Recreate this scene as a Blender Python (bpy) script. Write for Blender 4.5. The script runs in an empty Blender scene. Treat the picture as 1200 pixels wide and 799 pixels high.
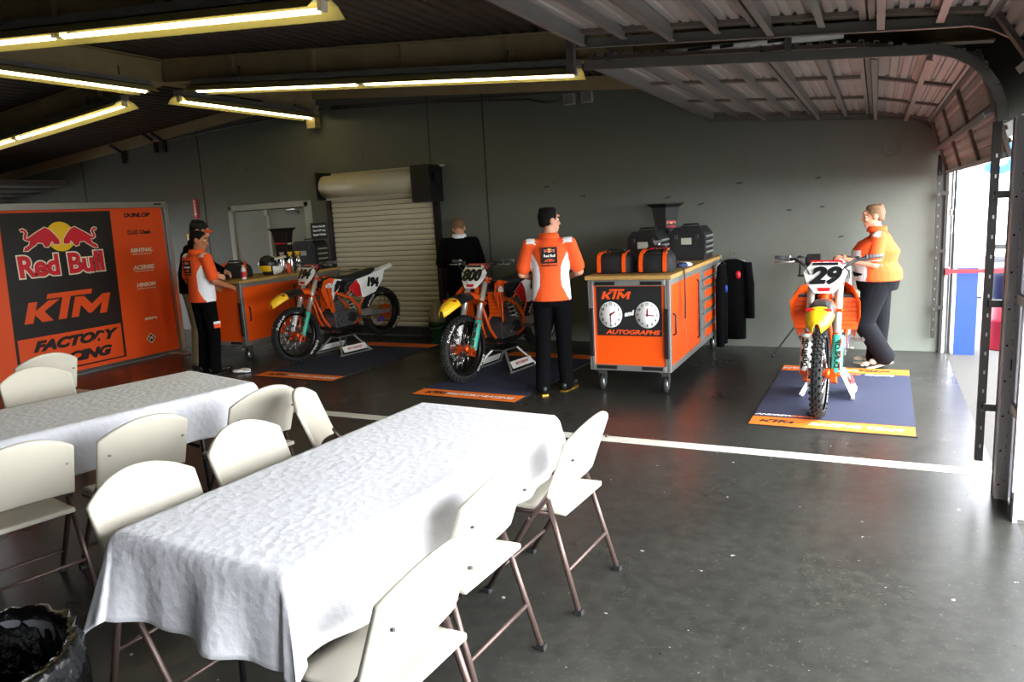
import bpy, bmesh, math, random
from mathutils import Vector, Matrix, Euler
PI = math.pi
C = bpy.context.scene.collection
random.seed(7)
V = Vector

# ------------------------------------------------------------------ materials
def lin(h):
    if isinstance(h, str):
        h = h.lstrip('#'); c = [int(h[i:i+2], 16) / 255 for i in (0, 2, 4)]
    else:
        c = list(h)
    return [x / 12.92 if x <= .04045 else ((x + .055) / 1.055) ** 2.4 for x in c]

def mat(name, col, rough=.5, metal=0., var=.12, vscale=8., bump=0., bscale=60., emit=None, estr=0., spec=.5, coat=0.):
    m = bpy.data.materials.new(name); m.use_nodes = True
    nt = m.node_tree; b = nt.nodes['Principled BSDF']
    c = lin(col)
    b.inputs['Roughness'].default_value = rough
    b.inputs['Metallic'].default_value = metal
    b.inputs['Specular IOR Level'].default_value = spec
    b.inputs['Coat Weight'].default_value = coat
    tc = nt.nodes.new('ShaderNodeTexCoord')
    if var > 0:
        n = nt.nodes.new('ShaderNodeTexNoise'); n.inputs['Scale'].default_value = vscale; n.inputs['Detail'].default_value = 5
        nt.links.new(tc.outputs['Object'], n.inputs['Vector'])
        mx = nt.nodes.new('ShaderNodeMix'); mx.data_type = 'RGBA'
        mx.inputs[6].default_value = [x * (1 - var) for x in c] + [1]
        mx.inputs[7].default_value = [min(1, x * (1 + var)) for x in c] + [1]
        nt.links.new(n.outputs['Fac'], mx.inputs[0]); nt.links.new(mx.outputs[2], b.inputs['Base Color'])
    else:
        b.inputs['Base Color'].default_value = c + [1]
    if bump > 0:
        n2 = nt.nodes.new('ShaderNodeTexNoise'); n2.inputs['Scale'].default_value = bscale; n2.inputs['Detail'].default_value = 3
        nt.links.new(tc.outputs['Object'], n2.inputs['Vector'])
        bp = nt.nodes.new('ShaderNodeBump'); bp.inputs['Strength'].default_value = bump; bp.inputs['Distance'].default_value = .01
        nt.links.new(n2.outputs['Fac'], bp.inputs['Height']); nt.links.new(bp.outputs['Normal'], b.inputs['Normal'])
    if emit:
        b.inputs['Emission Color'].default_value = lin(emit) + [1]
        b.inputs['Emission Strength'].default_value = estr
    return m

M = {}
def MT(key, *a, **k):
    M[key] = mat(key, *a, **k); return M[key]

MT('black_plastic', '#141414', .45); MT('black_matte', '#0d0d0e', .8); MT('black_rubber', '#121212', .75, bump=.3, bscale=90)
MT('orange', '#ea520c', .35, var=.05); MT('orange_matte', '#e8500f', .55, var=.06); MT('orange_cloth', '#f4581c', .85, var=.08, bump=.25, bscale=35)
MT('white_plastic', '#d2cbba', .4, var=.03); MT('white_gloss', '#f2f2ee', .3, var=.02); MT('white_cloth', '#f1f1f3', .9, var=.03, bump=.2, bscale=30)
MT('white_paint', '#e6e4da', .6); MT('alu', '#b9bab6', .38, .85, var=.08); MT('steel', '#8a8a88', .35, .9); MT('dark_steel', '#4a4a4a', .4, .8)
MT('galv', '#8f8f8c', .45, .55, var=.18, vscale=14); MT('galv_dark', '#55524e', .55, .4, var=.2, vscale=10)
MT('bronze', '#5b4a45', .4, .5, var=.1); MT('navy', '#1d2440', .9, var=.12, vscale=30, bump=.3, bscale=200)
MT('chrome', '#d5d5d5', .15, 1., var=.03); MT('gold', '#c79a3c', .35, .8); MT('teal', '#27a58d', .4); MT('yellow', '#f2c11c', .4, var=.04)
MT('red', '#c9152b', .45, var=.05); MT('red_dark', '#8e1220', .5); MT('skin', '#d79a7c', .55, var=.06); MT('skin_dark', '#b9764f', .55, var=.06)
MT('lip', '#b0615a', .5); MT('hair_dark', '#0e0a08', .8, var=.3, vscale=40, bump=.4, bscale=120, spec=.2); MT('hair_brown', '#7a5a3c', .65, var=.3, vscale=40, bump=.5, bscale=120)
MT('trouser_black', '#070709', .95, bump=.3, bscale=30, spec=.1); MT('jacket_black', '#070708', .95, bump=.3, bscale=25, spec=.1); MT('khaki', '#8d8468', .9, bump=.2)
MT('denim_dark', '#0d0e13', .9, bump=.3, bscale=40, spec=.2); MT('clear_plastic', '#d9dde0', .2, var=.02); MT('plywood', '#b08a4c', .5, var=.2, vscale=20)
MT('eye_white', '#e8e4dc', .3, var=0); MT('eye_dark', '#1b120d', .3, var=0)
MT('blue', '#0b3494', .4, var=.05); MT('denim_blue', '#22335f', .85); MT('engine', '#77787a', .42, .75, var=.2, vscale=20); MT('frame_orange', '#e4530f', .32, var=.04)
MT('seat_black', '#101010', .7, bump=.25, bscale=120); MT('grey_plastic', '#5f6063', .5)
MT('shoe_tan', '#c8bca6', .7); MT('purple', '#5b3a86', .4)

# ------------------------------------------------------------------ mesh builder
class MB:
    def __init__(s): s.v = []; s.f = []; s.m = []; s.sm = []
    def add(s, vs, fs, mi=0, smooth=False, T=None):
        o = len(s.v)
        for p in vs:
            p = V(p); s.v.append(T @ p if T is not None else p)
        for f in fs:
            s.f.append([o + i for i in f]); s.m.append(mi); s.sm.append(smooth)
        return s
    def box(s, c, d, mi=0, rot=None, T=None):
        x, y, z = d[0] / 2, d[1] / 2, d[2] / 2
        vs = [V((a, b, e)) for a in (-x, x) for b in (-y, y) for e in (-z, z)]
        if rot is not None:
            R = rot if isinstance(rot, Matrix) else Euler(rot).to_matrix()
            vs = [R @ p for p in vs]
        vs = [p + V(c) for p in vs]
        return s.add(vs, [(0, 1, 3, 2), (4, 6, 7, 5), (0, 4, 5, 1), (2, 3, 7, 6), (0, 2, 6, 4), (1, 5, 7, 3)], mi, False, T)
    def bar(s, a, b, w, h, mi=0, up=(0, 0, 1)):
        a, b = V(a), V(b); d = (b - a); L = d.length; d.normalize()
        u = V(up); x = d.cross(u)
        if x.length < 1e-4: x = d.cross(V((0, 1, 0)))
        x.normalize(); u = x.cross(d)
        R = Matrix((x, d, u)).transposed()
        return s.box((a + b) / 2, (w, L, h), mi, R)
    def rings(s, rs, mi=0, smooth=True, caps=True, closed=False):
        n = len(rs[0]); o = len(s.v)
        for r in rs:
            for p in r: s.v.append(V(p))
        k = len(rs)
        for i in range(k if closed else k - 1):
            j = (i + 1) % k
            for a in range(n):
                b = (a + 1) % n
                s.f.append([o + i * n + a, o + i * n + b, o + j * n + b, o + j * n + a]); s.m.append(mi); s.sm.append(smooth)
        if caps and not closed:
            s.f.append([o + a for a in range(n)][::-1]); s.m.append(mi); s.sm.append(False)
            s.f.append([o + (k - 1) * n + a for a in range(n)]); s.m.append(mi); s.sm.append(False)
        return s
    def tube(s, pts, r, n=8, mi=0, caps=True, closed=False, sq=1.):
        pts = [V(p) for p in pts]; k = len(pts)
        rr = r if isinstance(r, (list, tuple)) else [r] * k
        t = []
        for i in range(k):
            if closed: d = pts[(i + 1) % k] - pts[i - 1]
            else: d = pts[min(i + 1, k - 1)] - pts[max(i - 1, 0)]
            t.append(d.normalized())
        u = t[0].cross(V((0, 0, 1)))
        if u.length < .1: u = t[0].cross(V((0, 1, 0)))
        u.normalize(); rs = []
        for i in range(k):
            u = (u - t[i] * u.dot(t[i])); u.normalize(); w = t[i].cross(u)
            rs.append([pts[i] + (u * math.cos(2 * PI * a / n) + w * math.sin(2 * PI * a / n) * sq) * rr[i] for a in range(n)])
        return s.rings(rs, mi, True, caps, closed)
    def lathe(s, prof, n=24, mi=0, T=None, caps=True, smooth=True):
        rs = [[V((r * math.cos(2 * PI * a / n), r * math.sin(2 * PI * a / n), z)) for a in range(n)] for r, z in prof]
        if T is not None: rs = [[T @ p for p in r] for r in rs]
        return s.rings(rs, mi, smooth, caps)
    def cyl(s, a, b, r, n=16, mi=0, r2=None):
        return s.tube([a, b], [r, r if r2 is None else r2], n, mi)
    def ball(s, c, r, mi=0, n=12, T=None):
        r = r if isinstance(r, (list, tuple)) else (r, r, r)
        rs = []
        for i in range(1, n // 2 + 1):
            th = PI * (i - .5) / (n // 2 + 0.0)
            th = PI * i / (n // 2 + 1)
            rs.append([V((c[0] + r[0] * math.sin(th) * math.cos(2 * PI * a / n), c[1] + r[1] * math.sin(th) * math.sin(2 * PI * a / n), c[2] - r[2] * math.cos(th))) for a in range(n)])
        if T is not None: rs = [[T @ p for p in q] for q in rs]
        return s.rings(rs, mi, True, True)
    def prism(s, poly, t, T=None, mi=0, mi2=None):
        """polygon in local xy extruded from z=0 to z=t"""
        n = len(poly); a = sum(poly[i][0] * poly[(i + 1) % n][1] - poly[(i + 1) % n][0] * poly[i][1] for i in range(n))
        if a < 0: poly = poly[::-1]
        vs = [V((p[0], p[1], 0)) for p in poly] + [V((p[0], p[1], t)) for p in poly]
        fs = [list(range(n))[::-1], [n + i for i in range(n)]]
        o = len(s.f)
        s.add(vs, fs, mi, False, T)
        s.add(vs, [(i, (i + 1) % n, n + (i + 1) % n, n + i) for i in range(n)], mi if mi2 is None else mi2, False, T)
        return s
    def grid(s, fn, nu, nv, mi=0, smooth=True):
        o = len(s.v)
        for i in range(nu + 1):
            for j in range(nv + 1): s.v.append(V(fn(i / nu, j / nv)))
        for i in range(nu):
            for j in range(nv):
                a = o + i * (nv + 1) + j
                s.f.append([a, a + nv + 1, a + nv + 2, a + 1]); s.m.append(mi); s.sm.append(smooth)
        return s
    def text(s, txt, size=.1, T=None, mi=0, ext=.001, bold=0., shear=0., sx=1., align='CENTER', space=1.):
        cu = bpy.data.curves.new('t', 'FONT'); cu.body = txt; cu.size = size; cu.extrude = ext; cu.offset = bold; cu.shear = shear
        cu.align_x = align; cu.align_y = 'CENTER'; cu.space_character = space; cu.resolution_u = 4
        ob = bpy.data.objects.new('t', cu); C.objects.link(ob)
        bpy.context.view_layer.update()
        me = bpy.data.meshes.new_from_object(ob.evaluated_get(bpy.context.evaluated_depsgraph_get()))
        S = Matrix.Diagonal((sx, 1, 1, 1)); TT = (T @ S) if T is not None else S
        s.add([v.co for v in me.vertices], [list(p.vertices) for p in me.polygons], mi, False, TT)
        bpy.data.objects.remove(ob); bpy.data.curves.remove(cu); bpy.data.meshes.remove(me)
        return s
    def build(s, name, mats, parent=None, bevel=0., solid=0., kind=None, sub=0, flat=False, soff=0.):
        me = bpy.data.meshes.new(name)
        me.from_pydata([tuple(v) for v in s.v], [], s.f)
        for mm in (mats if isinstance(mats, (list, tuple)) else [mats]): me.materials.append(M[mm] if isinstance(mm, str) else mm)
        me.polygons.foreach_set('material_index', s.m); me.polygons.foreach_set('use_smooth', [x and not flat for x in s.sm]); me.update()
        bm = bmesh.new(); bm.from_mesh(me); bmesh.ops.recalc_face_normals(bm, faces=bm.faces) if not solid else None
        bm.to_mesh(me); bm.free()
        o = bpy.data.objects.new(name, me); C.objects.link(o)
        if parent is not None: o.parent = parent
        if solid:
            md = o.modifiers.new('solid', 'SOLIDIFY'); md.thickness = solid; md.offset = soff
        if bevel:
            md = o.modifiers.new('bevel', 'BEVEL'); md.width = bevel; md.segments = 2; md.limit_method = 'ANGLE'; md.angle_limit = .6
            md.harden_normals = False
        if sub:
            md = o.modifiers.new('sub', 'SUBSURF'); md.levels = sub; md.render_levels = sub
        if kind: o['kind'] = kind
        return o

def tag(o, label, cat, group=None):
    o['label'] = label; o['category'] = cat
    if group: o['group'] = group
    return o
def thing(name, label, cat, loc=(0, 0, 0), rz=0., group=None, rot=None):
    o = bpy.data.objects.new(name, None); C.objects.link(o); o.empty_display_size = .1
    o.location = loc; o.rotation_euler = rot if rot is not None else (0, 0, rz)
    return tag(o, label, cat, group)
def dup(root, loc, rz, label=None, rot=None):
    r = root.copy(); C.objects.link(r); r.location = loc; r.rotation_euler = rot if rot is not None else (0, 0, rz)
    if label: r['label'] = label
    def rec(src, dst):
        for ch in list(src.children):
            c = ch.copy(); C.objects.link(c); c.parent = dst; rec(ch, c)
    rec(root, r)
    return r
def place(x, y, z, rx=0, ry=0, rz=0): return Matrix.Translation((x, y, z)) @ Euler((rx, ry, rz)).to_matrix().to_4x4()
def frame(o, ex, ey):
    """matrix whose local x,y axes are the world directions ex,ey"""
    ex = V(ex).normalized(); ey = V(ey); ez = ex.cross(ey).normalized(); ey = ez.cross(ex)
    m = Matrix((ex, ey, ez)).transposed().to_4x4(); m.translation = V(o); return m

# three slanted letters of the workshop logo, drawn as polygons (height 1)
def slant(p, k=.33): return [(x + k * y, y) for x, y in p]
KTM = [slant(p) for p in (
    [(0, 0), (.3, 0), (.3, .3), (.62, 0), (1.02, 0), (.62, .38), (1.1, .76), (.7, .76), (.3, .42), (.3, .76), (0, .76)],
    [(1.2, 0), (1.5, 0), (1.5, .82), (2.3, .82), (2.3, 1), (.62, 1), (.62, .82), (1.2, .82)],
    [(1.68, 0), (1.96, 0), (1.96, .44), (2.34, .08), (2.46, .08), (2.8, .44), (2.8, 0), (3.08, 0), (3.08, .76), (2.76, .76), (2.4, .42), (2.02, .76), (1.68, .76)])]
def ktm(mb, T, h, mi=0, ext=.002, w=None):
    sx = (w / 3.35) if w else h
    S = T @ Matrix.Diagonal((sx, h, 1, 1)) @ Matrix.Translation((-1.7, -.5, 0))
    for p in KTM: mb.prism(p, ext, S, mi)
BULL = [(220, 232), (245, 226), (266, 240), (277, 262), (268, 288), (262, 312), (285, 302), (350, 262), (430, 218), (470, 235), (510, 280), (543, 325), (548, 362), (522, 366), (492, 362), (486, 338), (470, 345), (455, 372), (440, 388), (410, 382), (398, 352), (352, 346), (338, 362), (300, 386), (262, 412), (228, 412), (240, 386), (280, 364), (290, 330), (262, 326), (242, 312), (248, 284), (256, 262), (246, 246), (228, 250)]
def bulls(mb, T, w, m_red, m_yel, m_pale, t=.001):
    """sun disc and two charging bulls; overall width w"""
    k = w / 690.
    S = T @ Matrix.Diagonal((k, k, 1, 1))
    mb.prism([(130 * math.cos(a * PI / 16), 130 * math.sin(a * PI / 16)) for a in range(32)], t, S, m_yel)
    for sg in (1, -1):
        pol = [(sg * (x - 565), -(y - 300)) for x, y in BULL]
        cx = sum(p[0] for p in pol) / len(pol); cy = sum(p[1] for p in pol) / len(pol)
        n = len(pol); out = []
        A = sum(pol[i][0] * pol[(i + 1) % n][1] - pol[(i + 1) % n][0] * pol[i][1] for i in range(n)); sgn = 1 if A > 0 else -1
        for i in range(n):
            d = V(pol[(i + 1) % n]) - V(pol[i - 1]); nn = V((d.y, -d.x)).normalized() * sgn
            out.append((pol[i][0] + nn.x * 8, pol[i][1] + nn.y * 8))
        mb.prism(out, t * 1.6, S, m_pale); mb.prism(pol, t * 2.4, S, m_red)
# ------------------------------------------------------------------ the room
# floor: sealed grey concrete, worn and glossy
fm = bpy.data.materials.new('concrete'); fm.use_nodes = True
nt = fm.node_tree; b = nt.nodes['Principled BSDF']
tc = nt.nodes.new('ShaderNodeTexCoord')
def noise(scale, det=6, dist=0.):
    n = nt.nodes.new('ShaderNodeTexNoise'); n.inputs['Scale'].default_value = scale; n.inputs['Detail'].default_value = det; n.inputs['Distortion'].default_value = dist
    nt.links.new(tc.outputs['Object'], n.inputs['Vector']); return n.outputs['Fac']
def ramp(src, stops):
    r = nt.nodes.new('ShaderNodeValToRGB'); e = r.color_ramp.elements
    while len(e) < len(stops): e.new(.5)
    for k, (p, c) in enumerate(stops): e[k].position = p; e[k].color = list(c) + [1]
    nt.links.new(src, r.inputs['Fac']); return r.outputs['Color']
def mixc(a, b_, f):
    m_ = nt.nodes.new('ShaderNodeMix'); m_.data_type = 'RGBA'
    for sock, val in ((m_.inputs[0], f), (m_.inputs[6], a), (m_.inputs[7], b_)):
        if hasattr(val, 'node'): nt.links.new(val, sock)
        elif isinstance(val, (int, float)): sock.default_value = val
        else: sock.default_value = list(val) + [1]
    return m_.outputs[2]
base = ramp(noise(1.1, 8, .2), [(.3, lin('#262623')), (.7, lin('#343431'))])
fine = ramp(noise(14, 8, .1), [(.35, lin('#21211e')), (.68, lin('#3d3c37'))])
col = mixc(base, fine, .35)
spots = ramp(noise(19, 2), [(.74, (0, 0, 0)), (.765, (1, 1, 1))])
col = mixc(col, lin('#aaa89e'), spots)
scr = ramp(noise(46, 3), [(.6, (0, 0, 0)), (.8, (.3, .3, .3))])
col = mixc(col, lin('#77756c'), scr)
nt.links.new(col, b.inputs['Base Color'])
rg = ramp(noise(1.6, 4, .2), [(.3, (.25, .25, .25)), (.72, (.36, .36, .36))])
nt.links.new(rg, b.inputs['Roughness']); b.inputs['Specular IOR Level'].default_value = .3
bp = nt.nodes.new('ShaderNodeBump'); bp.inputs['Strength'].default_value = .06; bp.inputs['Distance'].default_value = .004
nt.links.new(noise(7, 4), bp.inputs['Height']); nt.links.new(bp.outputs['Normal'], b.inputs['Normal'])
M['concrete'] = fm

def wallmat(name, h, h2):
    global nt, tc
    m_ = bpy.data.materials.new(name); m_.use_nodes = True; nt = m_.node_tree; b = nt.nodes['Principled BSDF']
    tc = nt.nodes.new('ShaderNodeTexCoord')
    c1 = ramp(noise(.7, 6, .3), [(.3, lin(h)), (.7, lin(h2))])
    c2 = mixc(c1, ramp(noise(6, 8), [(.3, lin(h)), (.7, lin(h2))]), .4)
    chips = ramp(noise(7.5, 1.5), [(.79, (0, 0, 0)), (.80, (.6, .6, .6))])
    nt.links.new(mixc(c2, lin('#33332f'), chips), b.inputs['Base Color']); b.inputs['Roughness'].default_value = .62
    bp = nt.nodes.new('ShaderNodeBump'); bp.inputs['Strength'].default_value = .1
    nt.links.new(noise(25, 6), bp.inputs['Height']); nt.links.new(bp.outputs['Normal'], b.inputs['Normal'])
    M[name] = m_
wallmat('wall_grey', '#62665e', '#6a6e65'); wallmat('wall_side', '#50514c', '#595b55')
MT('deck', '#463d34', .6, .1, var=.25, vscale=5); MT('beam', '#a8966f', .6, var=.25, vscale=4); MT('seam', '#3c3d39', .8)
MT('asphalt', '#413f3c', .9, var=.3, vscale=40, bump=.4, bscale=200); MT('stripe', '#c9c7bb', .5, var=.25, vscale=6)
MT('ext_white', '#f4f4f4', .7, var=.02); MT('door_cream', '#cdc7ae', .5, var=.06); MT('door_paint', '#8b9088', .5, var=.05); MT('enamel', '#c4b878', .35, var=.04)

YB, XR, XL, YF = 9.1, .71, -15.9, -2.6          # back wall, right wall, left wall, wall behind the camera
RX = -7.6                                        # ridge line
def roofz(x): return 3.74 - .086 * abs(x - RX)

MB().box(((XL + XR) / 2, (YB + YF) / 2, -.06), (XR - XL, YB - YF, .12)).build('floor', 'concrete', kind='structure')
MB().box((24.7, 4, -.08), (48, 60, .1)).box((-28, 4, -.08), (24.2, 60, .1)).build('ground', 'asphalt', kind='structure')
MB().box((-4.3, 5.17, .0012), (10, .125, .0024)).build('floor_stripe', 'stripe', kind='structure')

# back wall with its panel joints and cast lifting rings
w = MB().box(((XL + XR) / 2 - .09, YB + .1, 1.9), (XR - XL + .2, .2, 3.9))
for x in (-4.79, -10.17, -13.2):
    w.box((x, YB - .001, 1.75), (.022, .006, 3.5), 1)
w.box((-5.66, YB - .001, 3.0), (.012, .006, 1.1), 1)
for x, z in ((-1.45, 2.21), (.12, 2.21), (-2.77, 2.23), (-6.9, 2.68), (-10.39, 3.15), (-9.6, 2.75), (-8.1, 2.75), (-5.35, 2.63)):
    ring = [V((x + .09 * math.cos(a * PI / 14), YB - .001, z + .09 * math.sin(a * PI / 14))) for a in range(28)]
    w.tube(ring, .005, 5, 2, closed=True)
for x, z in ((-2.3, 1.82), (-1.9, 1.72), (-1.45, 1.94), (-.9, 1.6), (-.55, 1.62), (-.35, 1.28), (-3.4, 1.9), (-.6, 1.94), (.1, .78), (-3.9, 2.05)):
    w.box((x, YB - .001, z), (.05 + .04 * random.random(), .006, .018), 1, rot=(0, random.uniform(-.3, .3), 0))
w.build('wall_back', ['wall_grey', 'seam', 'wall_grey'], kind='structure')
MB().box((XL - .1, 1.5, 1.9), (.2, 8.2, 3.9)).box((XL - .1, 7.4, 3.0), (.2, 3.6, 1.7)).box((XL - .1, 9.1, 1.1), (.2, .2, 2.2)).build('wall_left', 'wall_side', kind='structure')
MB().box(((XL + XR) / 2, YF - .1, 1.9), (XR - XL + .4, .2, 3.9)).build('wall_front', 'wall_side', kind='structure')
# right wall: header above two door openings, a column between them
r = MB()
r.box((XR + .12, 6.85, 2.98), (.24, 4.7, 1.7)); r.box((XR + .12, .85, 3.08), (.24, 7.3, 1.5))
r.box((XR + .12, 4.6, 1.05), (.22, .26, 2.2)); r.box((XR + .12, -1.3, 1.05), (.24, 2.6, 2.2))

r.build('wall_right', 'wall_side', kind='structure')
# steel jamb angles of the column, with their bolt holes
MT('jamb', '#c9c5cc', .5, var=.08)
j = MB()
for x, y in ((XR - .012, 4.745), (XR - .012, 4.43)):
    j.box((x, y, 1.05), (.02, .06, 2.1)); j.box((x + .04, y + .03, 1.05), (.09, .008, 2.1))
    for k in range(14):
        for dy in (-.014, .014): j.cyl((x - .0125, y + dy, .1 + k * .13 + abs(dy)), (x - .008, y + dy, .1 + k * .13 + abs(dy)), .006, 8, 1)
j.box((XR - .02, 4.74, .78), (.014, .04, .06), 1)
j.box((.675, 4.765, 1.05), (.06, .07, 2.1)); j.box((.745, 4.5, 1.05), (.06, .09, 2.1))
for k in range(9):
    for dx in (-.014, .014): j.cyl((.675 + dx, 4.731, .1 + k * .2 + dx), (.675 + dx, 4.729, .1 + k * .2 + dx), .006, 8, 1)
for z in (.55, 1.15, 1.7): j.box((.70, 4.6, z), (.02, .2, .05))
j.build('trim_1', ['jamb', 'black_matte'], kind='structure')
j = MB(); j.box((XR - .03, 9.065, 1.03), (.035, .05, 2.06)); j.box((XR + .02, 9.03, 1.03), (.02, .06, 2.06), 1); j.box((XR + .055, 9.04, 1.03), (.02, .04, 2.06))
for z in (.9, 1.5): j.box((XR + .0, 9.03, z), (.03, .03, .06), 0)
j.build('trim_2', ['jamb', 'black_matte'], kind='structure')

# ceiling: corrugated deck on two slopes, ribs along the building
cm = MB(); prof = []
x = XL
while x < XR + .3:
    for dx, dz in ((0, 0), (.05, 0), (.075, .045), (.125, .045), (.15, 0)):
        prof.append((x + dx, roofz(x + dx) + dz))
    x += .15
rs = [[V((px, y, pz)) for px, pz in prof] for y in (YF, YB + .05)]
cm.grid(lambda u, v: (prof[round(u * (len(prof) - 1))][0], YF + v * (YB + .1 - YF), prof[round(u * (len(prof) - 1))][1]), len(prof) - 1, 1, 0, False)
cm.build('ceiling', 'deck', kind='structure', solid=.02)
# steel beams
def rafter(y, sign, name='roof_beam', depth=.26, xend=None):
    b_ = MB(); x0 = RX; x1 = xend if xend is not None else (XR if sign > 0 else XL)
    def P(x, dz): return (x, y, roofz(x) - .012 + dz)
    b_.bar(P(x0, -depth / 2), P(x1, -depth / 2), .014, depth)
    b_.bar(P(x0, -depth), P(x1, -depth), .13, .014); b_.bar(P(x0, -.01), P(x1, -.01), .13, .014)
    n = int(abs(x1 - x0) / 1.1)
    for k in range(1, n + 1):
        xx = x0 + (x1 - x0) * k / (n + .3); b_.box((xx, y, roofz(xx) - .012 - depth / 2), (.05, .12, depth - .03))
    return b_.build(name, 'beam', kind='structure')
for y in (6.42, 3.66, .9):
    rafter(y, 1); rafter(y, -1)
for (ya, yb) in ((-2.5, .88), (.92, 3.64), (3.68, 6.4), (6.44, 9.08)):
    b_ = MB(); b_.box((RX, (ya + yb) / 2, 3.585), (.014, yb - ya, .25)); b_.box((RX, (ya + yb) / 2, 3.46), (.15, yb - ya, .014)); b_.box((RX, (ya + yb) / 2, 3.71), (.15, yb - ya, .014))
    if yb > 9: b_.box((RX - .02, 9.02, 3.3), (.16, .12, .32))
    b_.build('ridge_beam', 'beam', kind='structure')
l = MB()
l.bar((RX, 9.05, roofz(RX) - .1), (XR, 9.05, roofz(XR) - .1), .06, .16); l.bar((RX, 9.05, roofz(RX) - .1), (XL, 9.05, roofz(XL) - .1), .06, .16)
l.build('wall_ledger', 'beam', kind='structure')

# double door in the back wall
MT('door_frame', '#a8a99f', .5, var=.05)
d = MB(); d.box((-9.55, 9.08, 1.04), (.09, .1, 2.08)); d.box((-7.93, 9.08, 1.04), (.09, .1, 2.08)); d.box((-8.74, 9.08, 2.05), (1.7, .1, .09))
dr = d.build('door_1', 'door_frame', kind='structure', bevel=.006)
for x0, x1 in ((-9.5, -8.745), (-8.735, -7.98)):
    lf = MB().box(((x0 + x1) / 2, 9.075, 1.0), (x1 - x0, .05, 1.98)).build('door_leaf', 'door_paint', dr, bevel=.004)
    MB().cyl((x1 - .08 if x0 < -9 else x0 + .08, 9.05, 1.0), (x1 - .08 if x0 < -9 else x0 + .08, 8.99, 1.0), .028, 12).build('door_knob', 'steel', lf)
MB().box((-8.74, 9.045, 1.02), (.05, .02, 1.96)).box((-8.74, 9.02, 1.95), (.07, .05, .09)).build('astragal', 'alu', dr)
c = MB().box((-8.2, 9.03, 1.93), (.24, .06, .06)); c.bar((-8.12, 9.0, 1.95), (-8.0, 8.86, 1.97), .02, .012); c.bar((-8.0, 8.86, 1.97), (-8.3, 9.0, 1.97), .02, .012)
c.build('door_closer', 'steel', dr)

# roller shutter door
rd = MB(); n = 26; z0, z1 = .16, 2.1
def slat(u, v):
    k = u * n * 4; i = int(round(k)); ph = i % 4
    return (-7.43 + 1.82 * v, 9.045 + (.0, -.012, -.016, -.012)[ph], z0 + (z1 - z0) * i / (n * 4))
rd.grid(slat, n * 4, 1, 0, False)
for k in range(n + 1): rd.box((-6.52, 9.043, z0 + (z1 - z0) * k / n), (1.82, .012, .006), 1)
cur = rd.build('door_2', ['door_cream', 'galv_dark'], kind='structure')
MB().cyl((-7.42, 8.92, 2.26), (-5.78, 8.92, 2.26), .165, 24).build('curtain_roll', 'door_cream', cur)
MB().box((-7.455, 8.92, 2.27), (.03, .33, .4)).build('end_bracket', 'black_plastic', cur)
MB().box((-5.62, 8.9, 2.2), (.3, .36, .5)).cyl((-5.46, 8.88, 2.28), (-5.42, 8.88, 2.28), .07, 14).build('motor_cover', 'black_plastic', cur, bevel=.01)
MB().box((-6.4, 9.05, 2.44), (1.95, .06, .03)).build('head_flashing', 'door_cream', cur)
MB().box((-6.6, 8.96, 2.085), (1.72, .06, .04)).build('head_stop', 'door_cream', cur)
for x in (-7.47, -5.575):
    MB().box((x, 9.04, 1.03), (.07, .09, 2.1)).build('guide_rail', 'black_plastic', cur)
MB().box((-6.5, 9.03, .1), (1.9, .1, .12)).build('bottom_bar', 'black_plastic', cur)
MB().box((-7.1, 9.02, 1.02), (.14, .02, .012)).build('lift_handle', 'dark_steel', cur)

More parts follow.
